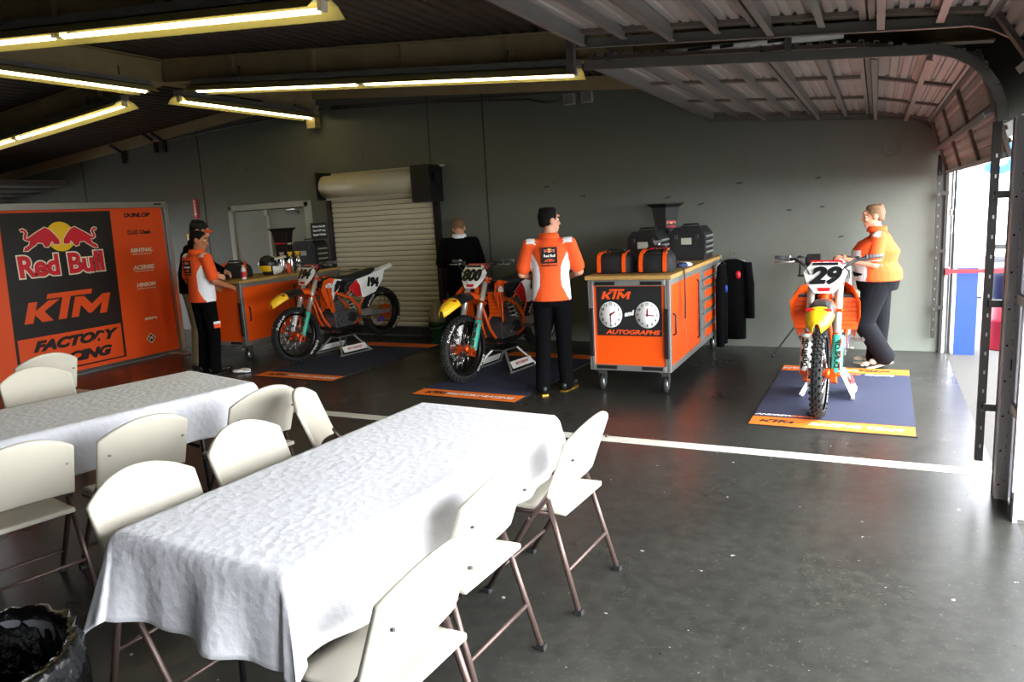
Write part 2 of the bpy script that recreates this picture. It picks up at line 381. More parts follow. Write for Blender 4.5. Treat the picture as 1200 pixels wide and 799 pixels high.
# overhead sectional doors, open: tracks, curved path, panels, struts
MT('panel_in', '#a8a39e', .5, .25, var=.12, vscale=5); MT('strut', '#8d8d8a', .4, .6, var=.15)
MT('track_steel', '#6f6c66', .45, .5, var=.15); MT('track_dark', '#2d2a26', .5, .4, var=.15); MT('strap', '#6f625a', .55, .3, var=.1)
def door_path(zt):
    # path from the inner end (level, rising slightly inwards) to the hanging lower edge
    P = []
    xa, za, xb, zb = -1.78, zt + .17, .12, zt
    for k in range(9): P.append((xa + (xb - xa) * k / 8, za + (zb - za) * k / 8))
    cx, cz, rr = .17, zt - .43, .43
    for k in range(1, 8):
        a = PI / 2 - k * PI / 2 / 7.; P.append((cx + rr * math.cos(a), cz + rr * math.sin(a)))
    return P
def sect_door(name, y0, y1, zt, flip=False, drop=.62, sx=0., pale=False):
    s_ = -1 if flip else 1
    def X(x): return x + sx if not flip else 2 * RX - x
    PT = door_path(zt)
    # arc-length parametrisation of the panel line (just outside the track)
    LP = [V((p[0], p[1])) for p in PT] + [V((.6, zt - drop))]
    cum = [0]
    for a, b_ in zip(LP, LP[1:]): cum.append(cum[-1] + (b_ - a).length)
    L = cum[-1]
    def at(t, off=0.):
        t = min(max(t, 0), L)
        for i in range(len(LP) - 1):
            if t <= cum[i + 1] + 1e-9: break
        a, b_ = LP[i], LP[i + 1]; q = (t - cum[i]) / (cum[i + 1] - cum[i]); p = a + (b_ - a) * q
        d = (b_ - a).normalized(); nn = V((-d.y, d.x))        # points up / outwards
        return p + nn * off
    root = None
    nsec = 5; sl = L / nsec
    for k in range(nsec):
        t0, t1 = k * sl + .004, (k + 1) * sl - .004
        a, b_ = at(t0, .06), at(t1, .06)                      # each section is a flat panel
        d = (b_ - a); ln = d.length; d.normalize(); nn = V((-d.y, d.x))
        pts = []; nr = 8
        for i in range(nr):
            for q, h in ((0, 0), (.55, 0), (.65, .014), (.95, .014)): pts.append(((i + q) / nr * ln, h))
        pts.append((ln, 0))
        pm = MB()
        def fn(u, v):
            q = pts[round(u * (len(pts) - 1))]; p = a + d * q[0] + nn * q[1]
            return (X(p.x), y0 + .04 + (y1 - y0 - .08) * v, p.y)
        pm.grid(fn, len(pts) - 1, 1, 0, False)
        o = pm.build(name if root is None else 'door_section', 'panel_in', root, kind='structure' if root is None else None, solid=.004)
        if root is None: root = o
        # stiles across the section
        st = MB()
        ny = 4
        for i in range(ny):
            yy = y0 + .07 + (y1 - y0 - .14) * i / (ny - 1)
            p, q = a - nn * .012, b_ - nn * .012
            st.bar((X(p.x), yy, p.y), (X(q.x), yy, q.y), .075, .022)
        st.build('stile', 'strap', root)
        # section edges and the struts along the door
        e = MB()
        for t in (.018, ln - .018):
            p = a + d * t - nn * .02; e.bar((X(p.x), y0 + .05, p.y), (X(p.x), y1 - .05, p.y), .03, .036, 0, up=(X(nn.x) - X(0), 0, nn.y))
        e.build('section_rail', 'strut', root)
        for f, dep in ((.12, .085), (.6, .06)) if k < nsec - 1 else ((.55, .07),):
            sm_ = MB(); p = a + d * (ln * f)
            u0 = p - nn * .01; u1 = p - nn * dep
            up = (s_ * nn.x, 0, nn.y)
            mid = (u0 + u1) / 2
            sm_.bar((X(mid.x), y0 + .05, mid.y), (X(mid.x), y1 - .05, mid.y), .006, dep - .01, 0, up=up)
            sm_.bar((X(u1.x) , y0 + .05, u1.y), (X(u1.x), y1 - .05, u1.y), .035, .006, 0, up=up)
            q = u0 - d * .02
            sm_.bar((X(q.x), y0 + .05, q.y), (X(q.x), y1 - .05, q.y), .045, .006, 0, up=up)
            sm_.build('strut', 'strut', root)
    for yy, side in ((y0, 1), (y1, -1)):
        tr = MB(); vt = MB()
        tp = [(X(p[0]), yy, p[1]) for p in PT]
        for i in range(len(tp) - 1):
            tr.bar(tp[i], tp[i + 1], .012, .05); tr.bar((tp[i][0], yy + side * .012, tp[i][2] - .028), (tp[i + 1][0], yy + side * .012, tp[i + 1][2] - .028), .03, .006)
        vt.box((X(.578), yy, (zt - .43 + .17) / 2), (.04, .012, zt - .43 - .17)); vt.box((X(.56), yy + side * .015, (zt - .43 + .17) / 2), (.006, .035, zt - .43 - .17)); vt.box((X(.655), yy - side * .04, 1.05), (.026, .02, 2.1))
        for k in range(16):
            vt.box((X(.58), yy + side * (-.007 if side > 0 else .007), .26 + k * .11), (.008, .004, .02), 1)
        for z in (.5, 1.1, 1.7): vt.box((X(.625), yy - side * .02, z), (.09, .03, .04))
        tr.build('track', ['track_steel', 'black_matte'], root); vt.build('vertical_track', ['jamb' if pale else 'track_dark', 'steel'], root)
    return root
sect_door('door_3', 4.88, 9.0, 2.52)
sect_door('door_4', .2, 4.42, 2.56, False, .46, .12, True)
sect_door('door_5', 4.88, 9.0, 2.52, flip=True)
sect_door('door_6', .2, 4.4, 2.56, flip=True)
# hangers between door tracks and rafters
h = MB()
for (x, y, z) in ((-1.6, 4.88, 2.7), (-.5, 4.88, 2.6), (-1.6, 4.4, 2.72), (-.4, 4.4, 2.65), (-1.45, 9.0, 2.7)):
    h.box((x, y, (z + roofz(x)) / 2), (.035, .004, roofz(x) - z)); h.box((x + .016, y + .015, (z + roofz(x)) / 2), (.004, .035, roofz(x) - z))
h.bar((-1.6, 4.88, 2.68), (-2.3, 4.66, roofz(-2.2)), .035, .006); h.bar((-1.6, 4.4, 2.73), (-1.9, 4.6, roofz(-1.9)), .035, .006)
h.bar((-1.78, 4.64, 2.6), (-1.78, 4.64, roofz(-1.78)), .05, .05)
h.build('track_hanger', 'galv_dark', kind='structure')
# torsion tube above the near track and the slanted pole against the far door
t = MB().cyl((-1.25, 4.94, 2.7), (-.2, 4.94, 2.66), .022, 12)
for k, (xa, xb) in enumerate(((-1.1, -.95), (-.9, -.82), (-.62, -.5))): t.box(((xa + xb) / 2, 4.917, 2.698 - (xa + 1.2) * .038), (xb - xa, .003, .02), 1)
tag(t.build('boxed_tube', ['white_paint', 'black_matte']), 'white printed tube lying along the overhead door track', 'tube')

# conduit and junction boxes high on the back wall
e = MB()
e.tube([(-7.3, 9.07, 3.38), (-5.6, 9.07, 3.30), (-4.1, 9.07, 3.17), (-3.85, 9.07, 3.1), (-3.66, 9.07, 3.1)], .012, 8)
e.tube([(-7.3, 9.07, 3.42), (-4.4, 9.07, 3.25), (-3.5, 9.07, 3.185)], .012, 8)
e.tube([(-10.8, 9.07, 3.25), (-9, 9.07, 3.36), (-7.4, 9.07, 3.4)], .012, 8)
tag(e.build('electrical_conduit', 'galv_dark'), 'thin grey conduit running high along the back wall', 'pipe')
for x, z, lb in ((-3.53, 3.11, 'left of the two grey junction boxes high on the back wall'), (-3.29, 3.11, 'right of the two grey junction boxes high on the back wall'), (-2.17, 3.05, 'lone grey junction box on the back wall above the open overhead door')):
    o = tag(MB().box((x, 9.075, z), (.15, .05, .14)).build('junction_box', 'door_frame', bevel=.006), lb, 'box', 'junction boxes on the back wall')
    MB().box((x, 9.047, z), (.12, .006, .11)).build('cover_plate', 'galv', o)
for x, z, lb in ((-12.0, 3.06, 'black pipe bracket farthest left on the back wall'), (-11.15, 3.18, 'black bracket, left one of the close pair high on back wall'), (-10.93, 3.17, 'black bracket, right one of the close pair high on back wall')):
    o = MB().box((x, 9.08, z), (.06, .04, .2)); o.bar((x, 9.06, z + .08), (x, 8.85, z + .2), .04, .04)
    tag(o.build('wall_bracket', 'black_plastic'), lb, 'bracket', 'black brackets on the back wall')
o = tag(MB().box((-10.39, 9.085, 2.09), (.1, .02, .32)).build('extinguisher_sign', 'red'), 'narrow red sign with white arrow high on the wall left of the double door', 'sign')
s = MB(); T = frame((-10.39, 9.074, 2.09), (1, 0, 0), (0, 0, 1))
s.prism([(-.018, .1), (.018, .1), (.018, -.08), (.035, -.08), (0, -.14), (-.035, -.08), (-.018, -.08)], .002, T); s.prism([(.03 * math.cos(a * PI / 8), .125 + .02 * math.sin(a * PI / 8)) for a in range(16)], .002, T)
s.build('arrow', 'white_paint', o)
o = tag(MB().box((-10.63, 9.09, 1.6), (.09, .015, .14)).build('switch_plate', 'yellow', bevel=.003), 'cream light switch plate on the wall behind the man in the dark jacket', 'switch')
MB().box((-10.63, 9.08, 1.6), (.02, .012, .04)).build('toggle', 'white_plastic', o)

# fluorescent strip lights
MT('tube_glow', '#fff3c0', .4, var=0, emit='#fff0b0', estr=11.)
def strip_light(a, b_, nl, label, bank=0.):
    a, b_ = V(a), V(b_); L = (b_ - a).length
    d = (b_ - a).normalized(); side = d.cross(V((0, 0, 1))).normalized(); up = side.cross(d)
    R = Matrix((d, side, up)).transposed().to_4x4(); R.translation = (a + b_) / 2
    root = thing('strip_light', label, 'ceiling light'); root.matrix_world = R
    w_ = MB().box((0, 0, .045), (L, .11, .055)); w_.box((0, 0, .012), (L, .05, .02))
    w_.build('housing', 'galv', root)
    rf = MB()
    prof = [(-.17, -.068), (-.10, -.01), (-.03, .015), (.03, .015), (.10, -.01), (.17, -.068)]
    rf.grid(lambda u, v: (-L / 2 + L * v, prof[round(u * 5)][0], prof[round(u * 5)][1]), 5, 1, 0, False)
    rf.build('reflector', 'enamel', root, solid=.004)
    for k in range(nl):
        x0 = -L / 2 + L * k / nl + .05; x1 = -L / 2 + L * (k + 1) / nl - .05
        for sy in (0,):
            MB().cyl((x0, sy, -.052), (x1, sy, -.052), .016, 12).build('lamp_tube', 'tube_glow', root)
        for xx in (x0 - .02, x1 + .02): MB().box((xx, 0, -.02), (.03, .06, .075)).build('lamp_holder', 'white_plastic', root)
    for f in (-.4, -.1, .2, .42): MB().bar((L * f, .1, .02), (L * f + .015, -.02, .1), .008, .008).build('clip', 'galv', root)
    for f in (-.35, .35): MB().box((L * f, 0, .13), (.02, .02, .12)).build('hanger', 'galv_dark', root)
    return root
strip_light((-7.35, 3.42, 3.325), (-2.82, 3.55, 2.98), 2, 'long strip light across the top left corner, nearest the camera')
strip_light((-6.93, 6.26, 3.33), (-2.33, 6.26, 2.93), 2, 'long strip light under the beam running toward the open overhead door')
strip_light((-8.1, 6.26, 3.3), (-12.6, 6.26, 2.92), 2, 'strip light sloping down the left roof side below the ridge')
strip_light((-7.6, 3.76, 3.39), (-7.6, 6.2, 3.39), 1, 'strip light under the ridge beam in front of the cross beam')
strip_light((-7.6, 6.58, 3.33), (-7.6, 9.0, 3.33), 1, 'strip light under the ridge beam nearest the back wall')
# ------------------------------------------------------------------ folding tables, cloths, chairs
MT('cloth_brocade', '#f3f3f9', .85, var=.02)
def brocade():
    m_ = M['cloth_brocade']; nt = m_.node_tree; b = nt.nodes['Principled BSDF']; tc = nt.nodes.new('ShaderNodeTexCoord')
    v = nt.nodes.new('ShaderNodeTexVoronoi'); v.inputs['Scale'].default_value = 26; nt.links.new(tc.outputs['Object'], v.inputs['Vector'])
    n = nt.nodes.new('ShaderNodeTexNoise'); n.inputs['Scale'].default_value = 34; n.inputs['Detail'].default_value = 3; nt.links.new(tc.outputs['Object'], n.inputs['Vector'])
    a = nt.nodes.new('ShaderNodeMath'); a.operation = 'ADD'; nt.links.new(v.outputs['Distance'], a.inputs[0]); nt.links.new(n.outputs['Fac'], a.inputs[1])
    bp = nt.nodes.new('ShaderNodeBump'); bp.inputs['Strength'].default_value = .32; bp.inputs['Distance'].default_value = .008
    nt.links.new(a.outputs[0], bp.inputs['Height']); nt.links.new(bp.outputs['Normal'], b.inputs['Normal'])
    b.inputs['Sheen Weight'].default_value = .2
brocade()
def table(loc, rz, a, b_, label):
    t = thing('folding_table', label, 'table', loc, rz)
    MB().box((0, 0, .72), (2 * a, 2 * b_, .045)).build('table_top', 'white_plastic', t, bevel=.008)
    for sy in (-1, 1):
        y = sy * (b_ - .28)
        for sx in (-1, 1):
            l = MB(); l.tube([(sx * (a - .2), y, .695), (sx * (a - .2), y + sy * .02, .03)], .014, 8); l.tube([(sx * (a - .2), y + sy * .02, .02), (sx * (a - .32), y + sy * .02, .02)], .014, 8)
            l.build('leg', 'black_plastic', t)
        MB().tube([(-(a - .2), y, .35), ((a - .2), y, .35)], .011, 8).build('crossbar', 'black_plastic', t)
        MB().tube([(0, y, .35), (0, y - sy * .3, .69)], .009, 8).build('brace', 'black_plastic', t)
    return t
def cloth(loc, rz, a, b_, du, dv, label, seed):
    rnd = random.Random(seed)
    ph = [rnd.uniform(0, 6.28) for _ in range(12)]
    z0 = .7445; nu, nv = 90, 130
    U = [-(a + du) + 2 * (a + du) * i / nu for i in range(nu + 1)]; W = [-(b_ + dv) + 2 * (b_ + dv) * j / nv for j in range(nv + 1)]
    R = .012
    def hang(e):
        # horizontal / vertical advance of a length e past the edge
        if e < R * PI / 2: q = e / R; return R * math.sin(q), R * (1 - math.cos(q))
        return R + (e - R * PI / 2) * .1, R + (e - R * PI / 2) * .995
    def fn(s, t):
        u = U[round(s * nu)]; v = W[round(t * nv)]
        eu = max(0, abs(u) - a); ev = max(0, abs(v) - b_); su = 1 if u > 0 else -1; sv = 1 if v > 0 else -1
        if eu == 0 and ev == 0:
            return (u, v, z0 + .0012 * math.sin(9 * u + ph[0]) * math.sin(7 * v + ph[1]))
        if ev == 0:
            o, d = hang(eu); fo = .02 * (d / .25) ** 1.2 * (math.sin(11 * v + ph[2 if su > 0 else 3]) + .6 * math.sin(23 * v + ph[4]))
            k = min(1, d / .03); return (su * (a + o + fo * k + .012 * k), v, z0 - d)
        if eu == 0:
            o, d = hang(ev); fo = .02 * (d / .25) ** 1.2 * (math.sin(12 * u + ph[5 if sv > 0 else 6]) + .6 * math.sin(25 * u + ph[7]))
            k = min(1, d / .03); return (u, sv * (b_ + o + fo * k + .012 * k), z0 - d)
        r = math.hypot(eu, ev); phi = math.atan2(ev, eu); o, d = hang(r)
        fl = math.sin(2 * phi) ** 2
        # flared corner fold
        out = o + fl * (.20 * d) ; dz = d * (1 - .03 * fl)
        fo = .02 * (d / .25) ** 1.2; k = min(1, d / .03)
        fx = fo * (math.sin(11 * sv * b_ + ph[2 if su > 0 else 3]) + .6 * math.sin(23 * sv * b_ + ph[4])) * math.cos(phi) ** 2
        fy = fo * (math.sin(12 * su * a + ph[5 if sv > 0 else 6]) + .6 * math.sin(25 * su * a + ph[7])) * math.sin(phi) ** 2
        wob = .015 * d * 3 * math.sin(phi * 8)
        return (su * (a + (out + wob) * math.cos(phi) + (fx + .012 * math.cos(phi)) * k), sv * (b_ + (out - wob) * math.sin(phi) + (fy + .012 * math.sin(phi)) * k), z0 - dz)
    o = MB().grid(fn, nu, nv).build('tablecloth', 'cloth_brocade', solid=.0015, soff=1.)
    o.location = loc; o.rotation_euler = (0, 0, rz)
    return tag(o, label, 'tablecloth', 'white tablecloths')
table((-1.865, 2.39, 0), math.radians(-3.3), .395, .88, 'folding table under the white cloth in the foreground')
cloth((-1.865, 2.39, 0), math.radians(-3.3), .40, .885, .27, .30, 'white cloth draped over the large foreground table', 3)
table((-4.24, 2.69, 0), math.radians(-13.3), .40, .88, 'folding table under the white cloth at the left edge')
cloth((-4.24, 2.69, 0), math.radians(-13.3), .405, .885, .28, .28, 'white cloth on the farther table in front of the orange backdrop', 9)

def make_chair(label):
    t = thing('folding_chair', label, 'chair', (0, 0, 0), 0, 'white folding chairs')
    # chair faces +x, seat centre near the origin
    # backrest: arched shell, curved across and leaning back
    def bk(front):
        def fn(u, v):
            y = (v - .5) * .455
            top = .85 - .08 * abs(2 * (v - .5)) ** 2.1; bot = .535 - .02 * (2 * (v - .5)) ** 2
            z = bot + (top - bot) * u
            x = -.145 - (z - .5) * .36 - .03 * (1 - (2 * (v - .5)) ** 2) + .022
            if u in (0, 1) or v in (0, 1): pass
            return (x, y, z)
        return fn
    MB().grid(bk(True), 14, 20).build('backrest', 'white_plastic', t, solid=.022, bevel=.007)
    def st(u, v):
        y = (v - .5) * (.40 - .04 * u); x = -.2 + .40 * u
        z = .448 - .014 * math.sin(PI * min(1, u * 1.05)) * (1 - (2 * (v - .5)) ** 2) - .03 * max(0, u - .8) / .2 * max(0, u - .8) / .2
        if u > .9: y *= 1 - .25 * ((u - .9) / .1) ** 2 * (abs(2 * v - 1) > .8)
        return (x, y, z)
    MB().grid(st, 14, 14).build('seat', 'white_plastic', t, solid=.024, bevel=.008)
    for s in (-1, 1):
        y = s * .222
        l = MB().tube([(-.142, y * .93, .55), (-.118, y * .96, .515), (-.03, y, .40), (.215, y, .012)], .0125, 8); l.box((.217, y, .012), (.034, .03, .024), 1)
        l.build('front_leg', ['bronze', 'black_rubber'], t)
        l = MB().tube([(-.115, y * .9, .50), (-.255, y, .012)], .0125, 8); l.box((-.256, y, .012), (.034, .03, .024), 1)
        l.build('rear_leg', ['bronze', 'black_rubber'], t)
        MB().tube([(-.13, y * .9, .44), (.12, y * .9, .425)], .009, 6).cyl((-.03, y - .02 * s, .41), (-.03, y + .016 * s, .41), .008, 8).build('seat_bracket', 'bronze', t)
    MB().tube([(-.205, -.222, .19), (-.205, .222, .19)], .009, 8).build('rear_crossbar', 'bronze', t)
    MB().tube([(.135, -.222, .14), (.135, .222, .14)], .009, 8).build('front_crossbar', 'bronze', t)
    # bolts on the back of the shell
    for s in (-1, 1):
        MB().cyl((-.232, s * .185, .69), (-.243, s * .185, .693), .006, 8).build('bolt', 'dark_steel', t)
    return t
R = math.radians
chairs = [  # x, y, facing (deg), label
    (-1.33, 1.63, 176, 'white folding chair at the right side of the foreground table, nearest the camera'),
    (-1.44, 2.26, 176, 'middle one of the three white folding chairs along the right side of the foreground table'),
    (-1.36, 3.0, 176, 'white folding chair at the far right corner of the foreground table'),
    (-2.33, 1.80, -4, 'white folding chair at the left of the foreground table, nearest the camera'),
    (-2.40, 2.42, 2, 'white folding chair at the left of the foreground table, second from the camera'),
    (-2.62, 3.16, 30, 'white folding chair turned askew at the far left corner of the foreground table'),
    (-3.35, 3.08, 172, 'folding chair seen from behind, directly left of the askew chair'),
    (-3.50, 2.43, 168, 'folding chair seen from behind, middle one on the right of the farther table'),
    (-3.68, 1.93, 166, 'folding chair seen from behind at the left photo edge, its empty seat in view'),
    (-5.08, 3.02, -13, 'white folding chair facing us across the farther table, below the backdrop lettering'),
    (-5.20, 2.47, -13, 'white folding chair cut by the left photo edge, beside the chair below the backdrop lettering'),
    (-6.1, 3.55, 170, 'folding chair with its rounded back toward us directly in front of the orange backdrop'),
]
ch0 = make_chair(chairs[0][3])
for k, (x, y, a, lb) in enumerate(chairs):
    if k == 0: ch0.location = (x, y, 0); ch0.rotation_euler = (0, 0, R(a))
    else: dup(ch0, (x, y, 0), R(a), lb)

# bin with a black liner, bottom left corner
t = thing('trash_can', 'round trash bin with crumpled black plastic liner in the bottom left corner', 'trash can', (-2.06, .88, 0))
MB().lathe([(.19, 0), (.2, .01), (.245, .66), (.255, .68), (.235, .68), (.19, .03)], 28).build('bin_body', 'grey_plastic', t)
MT('bin_liner', '#050506', .25, bump=.9, bscale=22, spec=.7)
def ln(u, v):
    a = 2 * PI * v; rr = random.Random(int(v * 64) % 64 * 31 + int(u * 12)).uniform(-.012, .012) if 0 < u < 1 else 0
    prof = [(.15, .3), (.21, .5), (.232, .66), (.25, .705), (.272, .70), (.278, .64), (.276, .52), (.283, .44)]
    q = u * (len(prof) - 1); i = min(int(q), len(prof) - 2); f = q - i
    r_ = prof[i][0] + (prof[i + 1][0] - prof[i][0]) * f + rr * (1 if u > .3 else .5); z = prof[i][1] + (prof[i + 1][1] - prof[i][1]) * f + rr * .6 + (.02 * math.sin(5 * a) if u > .8 else 0)
    return (r_ * math.cos(a), r_ * math.sin(a), z)
MB().grid(ln, 14, 64).build('bin_liner', 'bin_liner', t, solid=.002)

# ------------------------------------------------------------------ orange printed backdrop
MT('banner_orange', '#e04c0c', .5, var=.03); MT('banner_black', '#19130f', .5, var=.05); MT('pale', '#e9dcc4', .5, var=.02); MT('banner_red', '#d01426', .5, var=.03)
t = thing('backdrop', 'orange and black printed backdrop panel standing at the far left', 'banner', (-9.1, 0, 0))
MB().box((-.02, 5.95, 1.06), (.03, 2.9, 2.04)).build('panel', 'banner_orange', t)
fr = MB(); fr.box((-.015, 5.95, 2.12), (.06, 3.0, .075)); fr.box((-.015, 7.43, 1.06), (.06, .07, 2.12)); fr.box((-.015, 7.375, 1.06), (.045, .03, 2.08), 1); fr.box((-.015, 4.5, 1.06), (.06, .07, 2.12)); fr.box((-.015, 5.95, .03), (.05, 3.0, .04), 1)
fr.box((.017, 7.3, 2.125), (.004, .12, .02), 2)
fr.build('frame', ['alu', 'steel', 'black_matte'], t, bevel=.004)
for y in (7.2, 4.8): MB().box((.12, y, .012), (.5, .08, .02)).build('foot', 'alu', t, bevel=.004)
T0 = frame((0, 5.86, 0), (0, 1, 0), (0, 0, 1))       # local x -> along the panel, y -> up, origin at the centre line
g = MB()
g.prism([(-.77, .1 + .0), (.65, .1), (.71, 2.05), (-.69, 2.05)], .003, T0 @ Matrix.Translation((0, 0, -.005)))
g.build('black_field', 'banner_black', t)
g = MB(); bulls(g, T0 @ Matrix.Translation((.0, 1.75, -.002)) @ Matrix.Rotation(R(-1), 4, 'Z'), .97, 0, 1, 2, .0012); g.build('emblem', ['banner_red', 'yellow', 'pale'], t)
def outlined(txt, size, T, name, mats, parent, bold, out, **k):
    g = MB(); g.text(txt, size, T, 1, .0008, bold + out, **k); g.text(txt, size, T @ Matrix.Translation((0, 0, .0012)), 0, .0008, bold, **k); return g.build(name, mats, parent)
outlined('Red', .345, T0 @ Matrix.Translation((-.325, 1.40, 0)), 'lettering', ['banner_red', 'pale'], t, .013, .016, sx=.93)
outlined('Bull', .345, T0 @ Matrix.Translation((.28, 1.40, 0)), 'lettering', ['banner_red', 'pale'], t, .013, .016, sx=.96)
g = MB(); ktm(g, T0 @ Matrix.Translation((-.02, .90, -.002)), .33, 0, .003, 1.16); g.build('lettering', 'banner_orange', t)
g = MB(); g.prism([(-.735, .12), (.615, .12), (.63, .56), (-.72, .56)], .003, T0 @ Matrix.Translation((0, 0, -.002))); g.build('orange_box', 'banner_orange', t)
g = MB(); g.text('FACTORY', .165, T0 @ Matrix.Translation((-.03, .44, .002)), 0, .001, .011, .35, 1.42); g.text('RACING', .165, T0 @ Matrix.Translation((-.03, .235, .002)), 0, .001, .011, .35, 1.42); g.build('lettering', 'banner_black', t)
sp = [('DUNLOP', 1.98, .075, 1.3, 1), ('D.I.D Chain', 1.75, .075, 1.0, 1), ('RENTHAL', 1.505, .07, 1.1, 0), ('ACERBIS', 1.27, .075, 1.15, 0), ('HINSON', 1.03, .07, 1.1, 0), ('motorex', .56, .06, .9, 0)]
for s, z, sz, sx, dk in sp:
    g = MB()
    if s in ('RENTHAL', 'ACERBIS', 'HINSON'): 
        g.text(s, sz, T0 @ Matrix.Translation((1.1, z, 0)), 0, .001, .003, .15, sx); g.box((.0005, 6.96, z - .05), (.003, .3, .008), 0)
    else: g.text(s, sz, T0 @ Matrix.Translation((1.1, z, 0)), 0, .001, .003, .1, sx)
    g.build('sponsor_lettering', 'banner_black' if dk else 'pale', t)
g = MB(); D = T0 @ Matrix.Translation((1.06, .28, 0)); g.prism([(0, .075), (.075, 0), (0, -.075), (-.075, 0)], .002, D, 1); g.prism([(0, .06), (.06, 0), (0, -.06), (-.06, 0)], .003, D, 0); g.text('W', .06, D @ Matrix.Translation((0, 0, .0035)), 1, .0005, .002); g.build('diamond_badge', ['banner_black', 'pale'], t)

# ------------------------------------------------------------------ the two work carts
def make_cart(label, sign, y_len, matc):
    t = thing('tool_cart', label, 'cart')
    W, L, H = .78, y_len, .98                                # local: x across, y along from the near end, top of posts at H
    z0 = .2
    MB().box((0, L / 2, H + .02), (W + .04, L + .06, .035)).build('worktop', 'plywood', t, bevel=.005)
    P = .05
    for x in (-W / 2 + P / 2, W / 2 - P / 2):
        for y in (P / 2, L - P / 2):
            p = MB().box((x, y, (z0 + H) / 2), (P, P, H - z0))
            for s in (-1, 1):
                p.box((x, y + s * (P / 2 + .001), (z0 + H) / 2), (.008, .004, H - z0 - .02), 1); p.box((x + s * (P / 2 + .001), y, (z0 + H) / 2), (.004, .008, H - z0 - .02), 1)
            p.build('corner_post', ['alu', 'galv_dark'], t, bevel=.003)
    for z in (z0 + P / 2, H - P / 2):
        r_ = MB()
        for x in (-W / 2 + P / 2, W / 2 - P / 2): r_.box((x, L / 2, z), (P, L - 2 * P, P))
        for y in (P / 2, L - P / 2): r_.box((0, y, z), (W - 2 * P, P, P))
        r_.build('frame_rail', 'alu', t, bevel=.003)
    MB().box((0, .03, (z0 + H) / 2), (W - 2 * P + .004, .02, H - z0 - 2 * P + .02)).build('end_panel', matc, t)
    MB().box((0, L - .03, (z0 + H) / 2), (W - 2 * P + .004, .02, H - z0 - 2 * P + .02)).build('end_panel', matc, t)
    MB().box((0, L / 2, z0 + .05), (W - .08, L - .08, .02)).build('bottom_shelf', 'alu', t)
    MB().box((-W / 2 + .03, L / 2, (z0 + H) / 2), (.02, L - 2 * P, H - z0 - 2 * P)).build('side_panel', matc, t)
    # right side: two doors, then a drawer bank
    dz = H - z0 - 2 * P; zc = (z0 + H) / 2; x = W / 2 - .02
    e = [P, P + .62, P + 1.24]
    for k in range(2):
        d = MB().box((x, (e[k] + e[k + 1]) / 2, zc), (.02, e[k + 1] - e[k] - .008, dz)).build('door', matc, t, bevel=.002)
        hy = e[k] + .09 if k == 0 else e[k + 1] - .12
        hh = .06 if k == 0 else .0
        if k == 0: MB().tube([(x + .008, hy, zc + .09), (x + .035, hy, zc + .08), (x + .035, hy, zc - .08), (x + .008, hy, zc - .09)], .009, 8).build('handle', 'black_plastic', d)
        else: MB().tube([(x + .008, hy, zc + .28), (x + .03, hy, zc + .26), (x + .03, hy, zc - .26), (x + .008, hy, zc - .28)], .009, 8).build('handle', 'black_plastic', d)
    MB().box((x, e[2] + .045, zc), (.022, .06, dz)).build('hinge_post', 'galv', t)
    ya, yb = e[2] + .1, L - P; hs = [.09, .09, .12, .12, .15, .13]; z = H - P - .005; 
    for h_ in hs:
        d = MB().box((x - .004, (ya + yb) / 2, z - h_ / 2), (.02, yb - ya, h_ - .006)).build('drawer', 'alu', t, bevel=.002)
        MB().box((x + .008, (ya + yb) / 2 + .02, z - h_ / 2), (.006, (yb - ya) * .62, h_ * .55)).build('drawer_front', matc, d)
        z -= h_
    for (cx, cy) in ((-W / 2 + .08, .08), (W / 2 - .08, .08), (-W / 2 + .08, L - .08), (W / 2 - .08, L - .08)):
        c = MB().box((cx, cy, z0 - .008), (.09, .09, .016)); c.box((cx, cy + .02, z0 - .03), (.05, .05, .04))
        for s in (-1, 1): c.prism([(-.035, .05), (.035, .05), (.05, -.02), (.03, -.07), (.0, -.07)], .004, place(cx + s * .03, cy + .02, .14, PI / 2, 0, PI / 2))
        c = c.build('caster', 'steel', t)
        wv = MB(); wm = place(cx, cy + .04, .075, 0, PI / 2, 0); wv.lathe([(.02, -.018), (.06, -.02), (.075, -.012), (.075, .012), (.06, .02), (.02, .018)], 20, 0, wm); wv.lathe([(.0, -.022), (.045, -.022), (.045, .022), (0, .022)], 16, 1, wm, caps=False)
        wv.build('caster_wheel', ['black_rubber', 'alu'], c)
    for s in (-1, 1):
        MB().box((s * (W / 2 - .03), -.012, .53), (.04, .024, .42)).build('corner_bumper', 'black_plastic', t, bevel=.006)
    for s in (-1, 1):
        for z in (z0 + .03, H - .028):
            MB().box((s * .22, -.006, z), (.2, .02, .028)).build('latch', 'black_plastic', t, bevel=.004)
    return t
cart = make_cart('orange cart with clock poster on its end and tool cases on top', True, 2.36, 'orange')
cart.location = (-2.035, 6.53, 0)
L2 = dup(cart, (-7.745, 6.98, 0), 0, 'orange cart at the left, black stands and a helmet on its top')
cart.scale = (1, 1, 1.10); L2.scale = (1, .84, 1.045)
